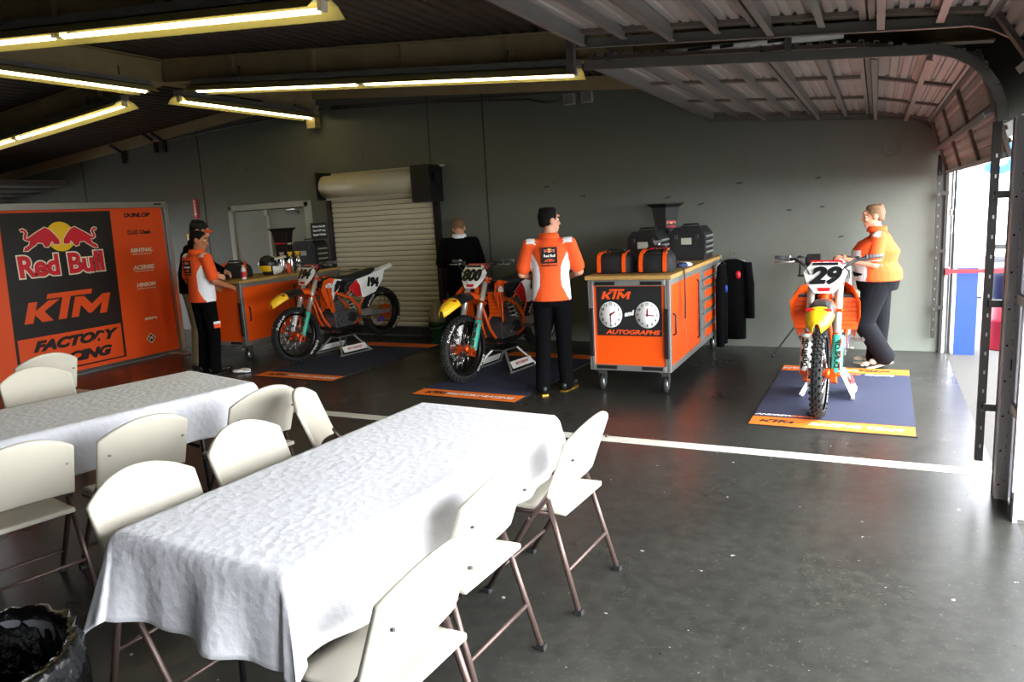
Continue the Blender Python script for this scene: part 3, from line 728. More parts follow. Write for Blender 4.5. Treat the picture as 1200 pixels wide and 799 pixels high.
# poster with two clock faces (part of the right cart only)
pm = thing('poster', '', '') ; bpy.data.objects.remove(pm)
TP = frame((0.0, .016, .60), (1, 0, 0), (0, 0, 1))
g = MB(); g.box((.0, .012, .715), (.62, .008, .42)); po = g.build('clock_poster', 'black_matte', cart)
Tq = frame((0, .0075, .715), (1, 0, 0), (0, 0, 1))
g = MB(); ktm(g, Tq @ Matrix.Translation((-.115, .145, 0)), .085, 0, .002, .29); po_ = g.build('poster_lettering', 'orange_matte', po); g = MB(); g.text('AUTOGRAPHS', .05, Tq @ Matrix.Translation((.03, -.18, 0)), 0, .001, .002, .25, 1.55); g.build('poster_lettering', 'orange_matte', po)
for cx, (h1, h2) in ((-.175, (60, 180)), (.175, (5, 95))):
    c = MB(); T = Tq @ Matrix.Translation((cx, -.03, .001)); c.lathe([(.0, 0), (.112, 0), (.112, .003), (0, .003)], 36, 0, T)
    for k in range(12):
        a = PI / 2 - k * PI / 6; c.text(str(12 if k == 0 else k), .032, T @ Matrix.Translation((.09 * math.cos(a), .09 * math.sin(a), .0035)), 1, .0005, .001)
    f_ = c.build('clock_face', ['white_gloss', 'black_matte'], po)
    hm = MB()
    for ang, ln_, wd in ((h1, .062, .014), (h2, .078, .01)):
        hm.prism([(-wd / 2, -.012), (wd / 2, -.012), (wd / 2, ln_ - .02), (0, ln_), (-wd / 2, ln_ - .02)], .0015, T @ Matrix.Rotation(-R(ang), 4, 'Z') @ Matrix.Translation((0, 0, .0045)))
    hm.build('clock_hands', 'red_dark', f_)
g = MB(); g.text('and', .055, Tq @ Matrix.Translation((0, -.02, 0)) @ Matrix.Rotation(R(10), 4, 'Z'), 0, .001, .003, .3, 1.1); g.build('poster_word', 'white_gloss', po)

# ------------------------------------------------------------------ rubber mats under the motorcycles
MT('mat_orange', '#f2740f', .75, var=.04)
def bike_mat(loc, rz, label, w=1.18, l=2.24, black=True):
    t = thing('floor_mat', label, 'mat', loc, rz, 'navy and orange mats under the motorcycles')
    MB().box((0, l / 2, .004), (w, l, .008)).build('mat_base', 'black_rubber', t)
    MB().box((0, l / 2, .0085), (w - .02, l - .5, .003)).build('navy_field', 'navy', t)
    MB().box((0, .125, .0085), (w - .02, .23, .003)).build('orange_band', 'mat_orange', t)
    MB().box((0, l - .125, .0085), (w - .02, .23, .003)).build('orange_band', 'mat_orange', t)
    return t
def mat_text(t, rows, name='lettering'):
    for txt, x, y, size, mm, sx, rz in rows:
        MB().text(txt, size, place(x, y, .0108, 0, 0, rz), 0, .0003, .003, .3, sx).build(name, mm, t)
W_ = 'white_gloss'
m29 = bike_mat((-.28, 5.81, 0), R(-.8), 'navy mat with orange ends under the number 29 motorcycle')
g = MB(); ktm(g, place(-.38, .125, .0108), .08, 0, .001, .27); g.build('lettering', 'black_matte', m29)
g = MB(); ktm(g, place(.27, 2.115, .0108, 0, 0, PI), .085, 0, .001, .3); g.build('lettering', 'black_matte', m29)
mat_text(m29, [('RACING TEAM', .17, .12, .1, W_, .98, 0), ('ANDREW', -.43, .3, .05, W_, 1.3, 0), ('SHORT', -.2, .3, .05, 'mat_orange', 1.3, 0), ('RACING TEAM', -.2, 2.12, .1, W_, 1.1, PI), ('RACING', .33, 1.94, .05, W_, 1.3, PI), ('SHORT', .06, 1.94, .05, 'mat_orange', 1.3, PI)])
m8 = bike_mat((-3.56, 5.96, 0), R(-2), 'navy mat with orange ends under the number 800 motorcycle')
g = MB(); ktm(g, place(-.35, .125, .0108), .085, 0, .001, .25); g.build('lettering', 'black_matte', m8)
mat_text(m8, [('FACTORY RACING', .13, .12, .09, W_, 1.0, 0)])
m1 = bike_mat((-5.98, 6.27, 0), R(-1), 'dark mat with orange ends under the number 194 motorcycle')
g = MB(); ktm(g, place(-.3, .125, .0108), .085, 0, .001, .3); g.build('lettering', 'black_matte', m1)
mat_text(m1, [('FACTORY RACING', .17, .12, .09, W_, 1.0, 0)])
# ------------------------------------------------------------------ motocross motorcycles
MT('plate_white', '#f1f0ea', .35, var=.02); MT('guard_teal', '#3bb39a', .4, var=.05); MT('tyre', '#161616', .8, bump=.2, bscale=80)
MT('numeral', '#0b0b0c', .4, var=0); MT('rim_black', '#1a1a1c', .3, .6); MT('fork_tube', '#c9c4ba', .3, .55, var=.05); MT('anod_orange', '#e2571a', .3, .6, var=.04)
MT('fender_red', '#c4171e', .35, var=.03); MT('shroud_black', '#17171a', .35, var=.05); MT('radiator', '#3a3b3d', .5, .5); MT('spring', '#e8e4da', .4)
def side_panel(poly, yf, t=.006):
    """panel outline in the x-z plane pushed out sideways by yf(x,z)"""
    n = len(poly); vs = [V((x, yf(x, z), z)) for x, z in poly] + [V((x, yf(x, z) - t, z)) for x, z in poly]
    return vs, [list(range(n)), [n + i for i in range(n)][::-1]] + [(i, n + i, n + (i + 1) % n, (i + 1) % n) for i in range(n)]
def flip(vs): return [V((v.x, -v.y, v.z)) for v in vs]
def wheel(name, par, cx, R_, wt, rimr, knob, disc_side, dr, letter=False):
    """wheel in the x-z plane, axle along y"""
    T = place(cx, 0, R_, PI / 2, 0, 0)
    tm = MB(); w = wt / 2; h = R_ - rimr - .012
    prof = []
    for k in range(13):
        a = -.62 * PI + 1.24 * PI * k / 12
        prof.append((R_ - .014 - h * .5 + (h * .5) * math.cos(a), w * .95 * math.sin(a)))
    tm.rings([[T @ V((r * math.cos(2 * PI * i / 48), r * math.sin(2 * PI * i / 48), z)) for i in range(48)] for r, z in prof], 0, True, False)
    nk = 34
    for i in range(nk):
        for row, (off, zz, rz_, sz) in enumerate(((0, .0, 0, (.024, .026)), (.5, .42, .35, (.022, .022)), (.5, -.42, -.35, (.022, .022)), (0, .84, .85, (.02, .024)), (0, -.84, -.85, (.02, .024)))):
            a = 2 * PI * (i + off) / nk; rr = R_ - .006 - (1 - math.cos(rz_)) * w * 1.05
            m_ = T @ Matrix.Rotation(a, 4, 'Z') @ Matrix.Translation((rr, 0, zz * w)) @ Matrix.Rotation(-rz_, 4, 'Y')
            tm.box((0, 0, 0), (knob, sz[0], sz[1]), 0, T=m_)
    if letter:
        for s in (1, -1):
            for base in (0.25, 1.25):
                for i, chh in enumerate('DUNLOP'):
                    a = base * PI - s * (i - 2.5) * .115
                    L = T @ Matrix.Rotation(a, 4, 'Z') @ Matrix.Translation((R_ - h * .56, 0, s * (w * .93))) @ Matrix.Rotation(-PI / 2 if s > 0 else PI / 2, 4, 'Z') @ (Matrix.Identity(4) if s > 0 else Matrix.Rotation(PI, 4, 'X') @ Matrix.Rotation(0, 4, 'Z'))
                    tm.text(chh, .042, L, 1, .0012, .0015)
    o = tm.build(name, ['tyre', 'white_paint'], par)
    r_ = MB(); r_.rings([[T @ V((r * math.cos(2 * PI * i / 40), r * math.sin(2 * PI * i / 40), z)) for i in range(40)] for r, z in ((rimr + .006, -.026), (rimr - .012, -.024), (rimr - .018, -.008), (rimr - .018, .008), (rimr - .012, .024), (rimr + .006, .026))], 0, True, False)
    r_.build('rim', 'rim_black', o)
    MB().lathe([(.012, -.075), (.04, -.07), (.04, -.045), (.024, -.03), (.024, .03), (.04, .045), (.04, .07), (.012, .075)], 20, 0, T).build('hub', 'anod_orange', o)
    s_ = MB()
    for i in range(32):
        a = 2 * PI * i / 32; zz = .05 if i % 2 else -.05; da = (.55 if (i // 2) % 2 else -.55)
        s_.tube([T @ V((.038 * math.cos(a + da), .038 * math.sin(a + da), zz)), T @ V(((rimr - .015) * math.cos(a), (rimr - .015) * math.sin(a), zz * .12))], .0022, 5)
    s_.build('spoke_lacing', 'chrome', o)
    D = MB(); z = disc_side * .082; rs = []
    for r0, r1 in ((dr * .78, dr), (.03, .045)):
        D.rings([[T @ V((r * (1 + (.02 * math.cos(9 * 2 * PI * i / 54) if r > .06 else 0)) * math.cos(2 * PI * i / 54), r * math.sin(2 * PI * i / 54), zz)) for i in range(54)] for r, zz in ((r0, z - .002), (r1, z - .002), (r1, z + .002), (r0, z + .002))], 0, False, False, True)
    for i in range(6):
        a = i * PI / 3; D.bar(T @ V((.04 * math.cos(a), .04 * math.sin(a), z)), T @ V((dr * .8 * math.cos(a + .25), dr * .8 * math.sin(a + .25), z)), .003, .012)
    D.build('brake_disc', 'steel', o)
    return o
def make_bike(num, label, loc, head, side_style, pitch=4.4, steer=0., padtxt='RENTHAL'):
    root = thing('dirt_bike', label, 'motorcycle', loc, 0, None, (0, R(pitch), math.atan2(head[1], head[0])))
    X0 = -.74                                                          # local x of the middle; front contact at 0
    def P(x, y, z): return V((x + X0, y, z))
    def tr(vs): return [V((v.x + X0, v.y, v.z)) for v in vs]
    # steering assembly hangs from its own pivot so it can be turned
    sp = bpy.data.objects.new('front_end', None); C.objects.link(sp); sp.parent = root; sp.empty_display_size = .05
    fw = wheel('front_wheel', root, 0, .352, .085, .272, .018, 1, .13, True)
    rw = wheel('rear_wheel', root, -1.48, .342, .115, .245, .019, -1, .11, True)
    bpy.data.objects.remove(sp)
    ax = V((-.454, 0, .891))                                           # fork direction
    def F(t, y, fwd=0.): # point on the fork line
        return P(.735, 0, .31) + ax * t + V((.891 * fwd, y, .454 * fwd))
    for s in (1, -1):
        f = MB(); f.cyl(F(-.02, s * .105), F(.36, s * .105), .024, 14, 1); f.cyl(F(.34, s * .105), F(.82, s * .105), .03, 16, 0); f.cyl(F(.82, s * .105), F(.835, s * .105), .026, 14, 2)
        f.cyl(F(.335, s * .105), F(.365, s * .105), .034, 16, 2)
        leg = f.build('fork_leg', ['fork_tube', 'chrome', 'anod_orange'], root)
        c = MB().box(tuple(F(.02, s * .1)), (.075, .05, .11), 0, (0, -R(27), 0)); c.cyl(P(.74, s * .07, .352), P(.74, s * .15, .352), .02, 12); c.build('axle_clamp', 'anod_orange', leg, bevel=.006)
        g = MB()
        ring = [(-.042, .0), (-.03, .03), (0, .042), (.03, .03), (.042, 0)]
        g.grid(lambda u, v: tuple(F(.03 + .32 * v, s * .105) + V((.891 * ring[round(u * 4)][1] , s * -ring[round(u * 4)][0], .454 * ring[round(u * 4)][1])) + V((0, s * .01, 0))), 4, 6, 0)
        gd = g.build('fork_guard', 'plate_white' if s < 0 else 'guard_teal', leg, solid=.003)
        b_ = MB(); b_.grid(lambda u, v: tuple(F(.05 + .26 * v, s * .105) + V((.891 * (ring[round(u * 2) + 1][1] + .003), s * -ring[round(u * 2) + 1][0] * 1.05, .454 * (ring[round(u * 2) + 1][1] + .003))) + V((0, s * .01, 0))), 2, 3, 0); 
        if s < 0: pass
        TF = frame(F(.19, s * .105, .047) + V((0, s * .012, 0)), ax, (0, 1, 0) if True else None)
        lt = MB(); lt.text('DUNLOP', .05, TF, 0, .0008, .002, 0, 1.1); lt.build('guard_lettering', 'numeral', gd)
        st = MB()
        for k in range(3): st.bar(F(.06 + .1 * k, s * .105, .0455) + V((0, s * .034, 0)), F(.12 + .1 * k, s * .105, .0455) + V((0, s * .034, 0)), .012, .004)
        st.build('guard_stripe', 'anod_orange' if s > 0 else 'numeral', gd)
    for t_, w_ in ((.55, .285), (.785, .28)):
        MB().box(tuple(F(t_, 0, -.01)), (.09, w_, .03), 0, (0, -R(27), 0)).build('triple_clamp', 'anod_orange', root, bevel=.008)
    h = MB(); hb = [(.25, .405, 1.205), (.275, .3, 1.2), (.325, .2, 1.175), (.345, .09, 1.09), (.345, -.09, 1.09), (.325, -.2, 1.175), (.275, -.3, 1.2), (.25, -.405, 1.205)]
    h.tube([P(*q) for q in hb], .0125, 10); h.cyl(P(.332, .165, 1.16), P(.332, -.165, 1.16), .009, 8)
    bar = h.build('handlebar', 'dark_steel', root)
    for s in (1, -1):
        gm = MB(); gm.cyl(P(.277, s * .29, 1.2), P(.25, s * .41, 1.205), .0165, 12); gm.cyl(P(.279, s * .285, 1.2), P(.277, s * .293, 1.2), .027, 12)
        for k in range(5): gm.cyl(P(.272 - k * .0045, s * (.315 + k * .02), 1.2012), P(.2705 - k * .0045, s * (.322 + k * .02), 1.2012), .0178, 12)
        gm.build('grip', 'grey_plastic', bar)
        MB().tube([P(.30, s * .235, 1.185), P(.345, s * .27, 1.18), P(.335, s * .36, 1.178), P(.325, s * .40, 1.178)], [.009, .008, .006, .007], 8).build('lever', 'alu', bar)
        p = MB().box(tuple(P(.30, s * .225, 1.19)), (.045, .035, .035)); p.build('master_cylinder', 'black_plastic', bar, bevel=.006)
    MB().tube([P(.3, .22, 1.2), P(.42, .2, 1.2), P(.46, .12, 1.12), P(.42, .05, .95)], .006, 6).build('brake_hose', 'black_plastic', bar)
    MB().tube([P(.3, -.22, 1.2), P(.40, -.24, 1.22), P(.46, -.15, 1.17), P(.40, -.07, .98)], .006, 6).build('clutch_cable', 'black_plastic', bar)
    TB = frame(P(.363, 0, 1.165), (0, 1, 0), (-.35, 0, .93))
    pd = MB().box((0, 0, 0), (.25, .055, .04), 0, None, frame(P(.335, 0, 1.16), (0, 1, 0), (-.35, 0, .93))).build('bar_pad', 'fender_red', bar, bevel=.01)
    MB().text(padtxt, .04, TB @ Matrix.Translation((0, 0, -.008)), 0, .001, .001, 0, 1.2).build('pad_lettering', 'plate_white', pd)
    # front number plate
    TPl = frame(P(.462, 0, 1.075), (0, 1, 0), ax)
    hexp = [(-.105, .125), (.105, .125), (.165, .045), (.135, -.05), (.07, -.135), (-.07, -.135), (-.135, -.05), (-.165, .045)]
    np_ = MB()
    n = len(hexp)
    np_.add([TPl @ V((x, y, -.9 * x * x)) for x, y in hexp] + [TPl @ V((x, y, -.9 * x * x - .006)) for x, y in hexp] + [TPl @ V((0, 0, .012))], [(i, (i + 1) % n, 2 * n) for i in range(n)] + [[n + i for i in range(n)][::-1]] + [(i, n + i, n + (i + 1) % n, (i + 1) % n) for i in range(n)])
    pl = np_.build('number_plate', 'plate_white', root)
    MB().text(num, .185 if len(num) < 3 else .165, TPl @ Matrix.Translation((0, .0, .016)), 0, .0015, .010, .22, 1.15 if len(num) < 3 else .95, space=.98).build('numeral', 'numeral', pl)
    tb = MB(); tb.text('BIG', .03, TPl @ Matrix.Translation((0, -.108, .006)), 0, .001, .001); 
    m_ = MB(); m_.box((0, .108, -.004), (.19, .022, .012), 0, None, TPl); m_.build('plate_top_strip', 'shroud_black', pl)
    m_ = MB(); m_.prism([(-.05, -.092), (.05, -.092), (.04, -.122), (-.04, -.122)], .004, TPl @ Matrix.Translation((0, 0, .003))); m_.build('plate_badge', 'fender_red', pl)
    # front fender
    fz = [(.30, .83, .075), (.42, .87, .09), (.55, .895, .095), (.68, .905, .10), (.80, .895, .108), (.90, .87, .10), (.98, .835, .075), (1.03, .80, .03)]
    def fen(u, v):
        q = u * (len(fz) - 1); i = min(int(q), len(fz) - 2); f = q - i
        x, z, w_ = [fz[i][k] + (fz[i + 1][k] - fz[i][k]) * f for k in range(3)]
        yy = (v - .5) * 2; return tuple(P(x, w_ * yy, z + .02 * (1 - yy * yy) - .05 * abs(yy) ** 4))
    fb = MB(); fb.grid(fen, 28, 10); fb.m = [0 if (i // 10) < 9 else (1 if (i // 10) < 17 else 2) for i in range(280)]
    fe = fb.build('front_fender', ['frame_orange', 'shroud_black', 'yellow'], root, solid=.004)
    for s in (1, -1):
        e = MB(); TT = frame(P(.865, s * .055, .893), (0, 1, 0), (-.97, 0, .25)); k = .17 / 690
        S = TT @ Matrix.Diagonal((k, k, 1, 1)); 
        e.prism([(s * (x - 400), -(y - 300)) for x, y in BULL], .012, S @ Matrix.Translation((0, 0, -.007)))
        e.build('fender_emblem', 'fender_red', fe)
    # radiator shrouds
    sh = [(-.03, .925), (.18, .985), (.34, .975), (.45, .87), (.41, .74), (.29, .54), (.215, .56), (.235, .72), (.09, .80)]
    yf = lambda x, z: .115 + .15 * min(1, max(0, (x + .03) / .42)) ** 1.3 - .05 * max(0, z - .9) / .1
    wf = [(-.03, .925), (.10, .957), (.20, .90), (.245, .79), (.225, .70), (.19, .75), (.15, .80), (.09, .80)]
    for s in (1, -1):
        vs, fs = side_panel(sh, yf, .008); vs = tr(vs); o = MB().add(vs if s > 0 else flip(vs), fs).build('radiator_shroud', 'frame_orange', root)
        vs, fs = side_panel(wf, lambda x, z: yf(x, z) + .004, .004); vs = tr(vs); MB().add(vs if s > 0 else flip(vs), fs).build('shroud_graphic', 'plate_white' if num != '800' else 'frame_orange', o)
        vs, fs = side_panel([(-.01, .91), (.06, .93), (.14, .88), (.19, .80), (.15, .80), (.09, .815)], lambda x, z: yf(x, z) + .008, .004); vs = tr(vs); MB().add(vs if s > 0 else flip(vs), fs).build('shroud_graphic', 'shroud_black', o)
        TS = frame(P(.27, s * (yf(.27, .9) + .006), .90), (-s * .93, -.33 * s * s if s > 0 else .33, .0) if s > 0 else (.93, -.33, 0), (0, 0, 1))
        g = MB(); ktm(g, TS @ Matrix.Rotation(R(-12 if s > 0 else 12), 4, 'Z'), .06, 0, .002, .2); g.build('shroud_lettering', 'plate_white', o)
        MB().box(tuple(P(.315, s * .155, .76)), (.05, .11, .30), 0, (0, R(8), 0)).build('radiator', 'radiator', root, bevel=.006)
        lv = MB()
        for k in range(7): lv.box(tuple(P(.36, s * .175, .64 + .038 * k)), (.02, .13, .034), 0, (0, R(-12), 0))
        lv.build('radiator_louvre', 'frame_orange', root)
    # tank, seat, tail
    ls = [(.36, .86, .05, .05), (.28, .89, .10, .09), (.12, .90, .125, .085), (-.02, .88, .115, .075), (-.12, .86, .09, .06)]
    MB().rings([[P(x, w_ * math.cos(2 * PI * a / 16), z + hh * math.sin(2 * PI * a / 16)) for a in range(16)] for x, z, w_, hh in ls]).build('fuel_tank', 'shroud_black', root)
    MB().lathe([(.0, .0), (.035, 0), (.035, .02), (.02, .03), (0, .03)], 16, 0, place(.17 + X0, 0, .978)).build('tank_cap', 'anod_orange', root)
    se = [(.20, .985, .05, .02), (.08, .965, .085, .05), (-.1, .935, .115, .06), (-.3, .925, .13, .06), (-.5, .94, .115, .055), (-.64, .965, .085, .03), (-.68, .972, .06, .012)]
    MB().rings([[P(x, w_ * (abs(math.cos(t_)) ** .6 * (1 if math.cos(t_) > 0 else -1)), z - hh * .4 + hh * .7 * (abs(math.sin(t_)) ** .6 * (1 if math.sin(t_) > 0 else -1))) for t_ in [2 * PI * a / 20 for a in range(20)]] for x, z, w_, hh in se]).build('seat', 'seat_black', root)
    rf = [(-.42, .90, .10), (-.6, .93, .105), (-.78, .955, .10), (-.92, .975, .085), (-1.03, .985, .05)]
    def rfn(u, v):
        q = u * (len(rf) - 1); i = min(int(q), len(rf) - 2); f = q - i
        x, z, w_ = [rf[i][k] + (rf[i + 1][k] - rf[i][k]) * f for k in range(3)]; yy = (v - .5) * 2
        return tuple(P(x, w_ * yy, z - .045 * yy * yy))
    MB().grid(rfn, 12, 8).build('rear_fender', 'plate_white', root, solid=.004)
    spn = [(-.1, .80), (-.25, .885), (-.45, .905), (-.68, .94), (-.82, .955), (-.74, .80), (-.56, .665), (-.36, .63), (-.22, .66)]
    ys = lambda x, z: .135 - .02 * max(0, -x - .55) / .2 + .01 * (z < .75)
    for s in (1, -1):
        vs, fs = side_panel(spn, ys, .006); vs = tr(vs); o = MB().add(vs if s > 0 else flip(vs), fs).build('side_number_panel', 'plate_white', root)
        vs, fs = side_panel([(-.1, .80), (-.25, .885), (-.30, .80), (-.30, .645), (-.22, .66)], lambda x, z: ys(x, z) + .004, .004); vs = tr(vs); MB().add(vs if s > 0 else flip(vs), fs).build('panel_graphic', 'fender_red', o)
        TN = frame(P(-.52, s * .148, .80), (-s, 0, 0), (0, 0, 1))
        g = MB(); g.text(num, .17 if len(num) < 3 else .155, TN @ Matrix.Rotation(R(-12 * s), 4, 'Z'), 0, .0015, .012, .1, .9 if len(num) > 2 else 1.1); g.build('numeral', 'numeral', o)
    MB().rings([[P(x, w_ * sx, z + hh * sz) for sx, sz in ((-1, -1), (1, -1), (1, 1), (-1, 1))] for x, z, w_, hh in ((-.08, .80, .07, .06), (-.3, .80, .115, .1), (-.55, .84, .10, .08))], 0, False).build('airbox', 'black_plastic', root)
    # frame, engine, exhaust, swingarm
    fr = MB(); fr.cyl(P(.445, 0, .80), P(.355, 0, .975), .036, 14)
    for s in (1, -1):
        fr.tube([P(.38, s * .03, .91), P(.15, s * .10, .80), P(-.12, s * .12, .66), P(-.24, s * .12, .52), P(-.26, s * .11, .36)], .019, 8)
        fr.tube([P(.41, s * .02, .83), P(.31, s * .05, .46), P(.22, s * .08, .29), P(-.1, s * .1, .275), P(-.26, s * .11, .36)], .017, 8)
        fr.tube([P(.33, s * .05, .56), P(.1, s * .1, .79)], .012, 8)
        fr.tube([P(-.08, s * .1, .72), P(-.35, s * .1, .84), P(-.72, s * .08, .91)], .012, 8); fr.tube([P(-.25, s * .11, .5), P(-.5, s * .1, .80)], .012, 8)
    fr.build('frame', 'frame_orange', root)
    en = MB()
    en.box(tuple(P(-.02, 0, .40)), (.36, .19, .20), 0, (0, R(-4), 0)); en.box(tuple(P(.09, 0, .56)), (.17, .17, .2), 0, (0, R(10), 0)); en.box(tuple(P(.115, 0, .69)), (.15, .15, .10), 1, (0, R(10), 0))
    for k in range(6): en.box(tuple(P(.085 + k * .004, 0, .52 + .026 * k)), (.2, .2, .007), 0, (0, R(10), 0))
    for s in (1, -1):
        en.cyl(P(.07, s * .09, .40), P(.07, s * .135, .40), .085, 20); en.cyl(P(-.11, s * .09, .41), P(-.11, s * .125, .41), .065, 18, 1)
        for k in range(6): en.cyl(P(.07 + .07 * math.cos(k), s * .13, .40 + .07 * math.sin(k)), P(.07 + .07 * math.cos(k), s * .142, .40 + .07 * math.sin(k)), .008, 8)
    en.build('engine', ['engine', 'dark_steel'], root, bevel=.008)
    MB().rings([[P(x, w_, z) for w_, z in ((-.12, zz), (.12, zz), (.13, zz + .05), (-.13, zz + .05))] for x, zz in ((.26, .30), (.14, .255), (-.12, .25), (-.2, .27))], 0, False).build('skid_plate', 'black_plastic', root)
    MB().tube([P(.19, -.02, .66), P(.27, -.04, .60), P(.27, -.1, .50), P(.15, -.16, .48), P(-.05, -.165, .58), P(-.25, -.15, .68), P(-.4, -.16, .72)], [.02, .02, .021, .021, .022, .023, .024], 10).build('exhaust_pipe', 'steel', root)
    mf = MB(); mf.tube([P(-.38, -.165, .715), P(-.44, -.17, .735), P(-.78, -.185, .835), P(-.82, -.187, .847)], [.028, .05, .052, .03], 14, 0, True, False, 1.0); mf.build('muffler', 'alu', root)
    sw = MB()
    for s in (1, -1):
        rs = []
        for x, z, hh in ((-.24, .43, .05), (-.45, .40, .045), (-.68, .36, .03), (-.80, .35, .028)):
            yy = s * (.085 + .03 * min(1, (-.24 - x) / .3)); rs.append([P(x, yy - .014, z - hh), P(x, yy + .014, z - hh), P(x, yy + .014, z + hh), P(x, yy - .014, z + hh)])
        sw.rings(rs, 0, False)
    sw.box(tuple(P(-.3, 0, .42)), (.08, .19, .07)); sw.cyl(P(-.74, -.15, .345), P(-.74, .15, .345), .013, 12)
    sw.build('swingarm', 'alu', root, bevel=.006)
    ch = MB(); tp = []
    spr = MB(); T = place(-.74 + X0, .095, .342, PI / 2, 0, 0)
    spr.prism([((.108 if i % 2 else .098) * math.cos(2 * PI * i / 96), (.108 if i % 2 else .098) * math.sin(2 * PI * i / 96)) for i in range(96)], .005, T); spr.build('rear_sprocket', 'anod_orange', root)
    ch.bar(P(-.19, .095, .455), P(-.74, .095, .45), .008, .014); ch.bar(P(-.19, .095, .385), P(-.74, .095, .237), .008, .014); ch.build('chain', 'gold', root)
    MB().box(tuple(P(-.62, .098, .26)), (.12, .03, .07)).build('chain_guide', 'purple', root, bevel=.006)
    sk = MB(); sk.cyl(P(-.26, 0, .38), P(-.14, 0, .82), .02, 10)
    hel = [P(-.245 + .0024 * k * .55, 0, .45 + .0024 * k * 1.85) + V((.042 * math.cos(k * .55), .042 * math.sin(k * .55), 0)) for k in range(60)]
    sk.tube(hel, .006, 6, 1); sk.build('shock_absorber', ['dark_steel', 'spring'], root)
    for s in (1, -1):
        pg = MB().box(tuple(P(-.18, s * .215, .395)), (.055, .11, .02)); 
        for k in range(5): pg.box(tuple(P(-.18, s * (.175 + .02 * k), .408)), (.055, .006, .012))
        pg.build('foot_peg', 'steel', root)
    MB().tube([P(-.02, .14, .42), P(.06, .155, .40), P(.12, .16, .40), P(.12, .20, .40)], .007, 6).build('shift_lever', 'alu', root)
    MB().tube([P(-.2, -.15, .37), P(-.02, -.175, .36), P(.06, -.17, .39), P(.06, -.2, .39)], .008, 6).build('brake_pedal', 'alu', root)
    MB().tube([P(-.12, -.14, .50), P(-.14, -.165, .66), P(-.16, -.2, .68)], .009, 6).build('kick_lever', 'alu', root)
    ca = MB().box(tuple(P(.665, .082, .41)), (.07, .035, .1), 0, (0, R(-30), 0)); ca.build('brake_caliper', 'black_plastic', root, bevel=.006)
    return root
def bike_stand(loc, head, label, white, htop=.25):
    rz = math.atan2(head[1], head[0]); t = thing('bike_stand', label, 'stand', loc, rz)
    tm = 'alu' if not white else 'plate_white'
    MB().box((0, 0, htop - .012), (.34, .2, .016)).box((0, 0, htop - .028), (.30, .18, .016), 1).build('stand_top', ['black_rubber', tm], t, bevel=.004)
    for s in (1, -1):
        if white:
            sd = MB(); o1 = [V((.11, s * .10, htop - .03)), V((-.11, s * .10, htop - .03)), V((-.2, s * .2, .03)), V((-.14, s * .2, .0)), V((-.12, s * .19, .05)), V((.12, s * .19, .05)), V((.14, s * .2, .0)), V((.2, s * .2, .03))]
            n = len(o1); sd.add(o1 + [p + V((0, s * .02, 0)) for p in o1], [list(range(n)), [n + i for i in range(n)][::-1]] + [(i, (i + 1) % n, n + (i + 1) % n, n + i) for i in range(n)])
            sdo = sd.build('stand_side', tm, t)
            g = MB(); TT = frame((0, s * .192, .13), (-s, 0, 0), (0, s * -.37, 1)); g.prism([(-.1, -.03), (.1, -.03), (.07, .06), (-.07, .06)], .002, TT @ Matrix.Translation((0, 0, .003))); g.build('stand_graphic', 'fender_red', sdo)
        else:
            for sx in (1, -1):
                MB().bar((sx * .12, s * .085, htop - .03), (sx * .25, s * .25, .012), .02, .02).build('stand_leg', tm, t)
            pb = MB().box((0, s * .222, .075), (.40, .006, .085), 0, (s * .52, 0, 0)).build('printed_plate', 'plate_white', t)
            TT = frame((0, s * .2258, .077), (-s, 0, 0), (0, -s * .5, .87))
            MB().text('MOTORSPORT', .04, TT, 0, .0006, .001, .2, .95).build('plate_lettering', 'fender_red', pb)
        MB().box((0, s * (.2 if white else .25), .008), (.54 if not white else .3, .02, .016)).build('foot_rail', tm, t)
    return t
def bike_and_stand(num, label, loc, head, slabel, white):
    h = V((head[0], head[1], 0)).normalized()
    b_ = make_bike(num, label, (loc[0], loc[1], .0105), (h.x, h.y), 0)
    c = V((loc[0], loc[1], 0)) - h * .72
    bike_stand((c.x, c.y, .0105), (h.x, h.y), slabel, white)
bike_and_stand('194', 'orange and white dirt bike numbered 194 in front of the roller shutter', (-6.55, 7.07), (-.187, -.982), 'bike stand under the dirt bike in front of the roller shutter', False)
bike_and_stand('800', 'orange dirt bike numbered 800, beside the man seen from behind', (-3.86, 6.63), (-.15, -.99), 'bike stand under the dirt bike left of the man seen from behind', False)
bike_and_stand('29', 'dirt bike numbered 29 facing the camera on the right', (-.365, 6.2), (-.035, -.999), 'white panelled bike stand under the dirt bike facing the camera', True)
# ------------------------------------------------------------------ people
def capsule(mb, a, b, ra, rb, n=14, mi=0):
    a, b = V(a), V(b); d = b - a; L = d.length
    if L < 1e-5: mb.ball(a, ra, mi, n); return
    d.normalize(); u = d.cross(V((0, 0, 1)))
    if u.length < .1: u = d.cross(V((0, 1, 0)))
    u.normalize(); w_ = d.cross(u); rs = []
    st = []
    for k in range(1, 5): th = PI / 2 * k / 5; st.append((-ra * math.cos(th), ra * math.sin(th)))
    st += [(0, ra), (L, rb)]
    for k in range(4, 0, -1): th = PI / 2 * k / 5; st.append((L + rb * math.cos(th), rb * math.sin(th)))
    for t, r in st: rs.append([a + d * t + (u * math.cos(2 * PI * i / n) + w_ * math.sin(2 * PI * i / n)) * r for i in range(n)])
    mb.rings(rs, mi)
def chain(mb, pts, rad, n=12):
    for i in range(len(pts) - 1): capsule(mb, pts[i], pts[i + 1], rad[i], rad[i + 1], n)
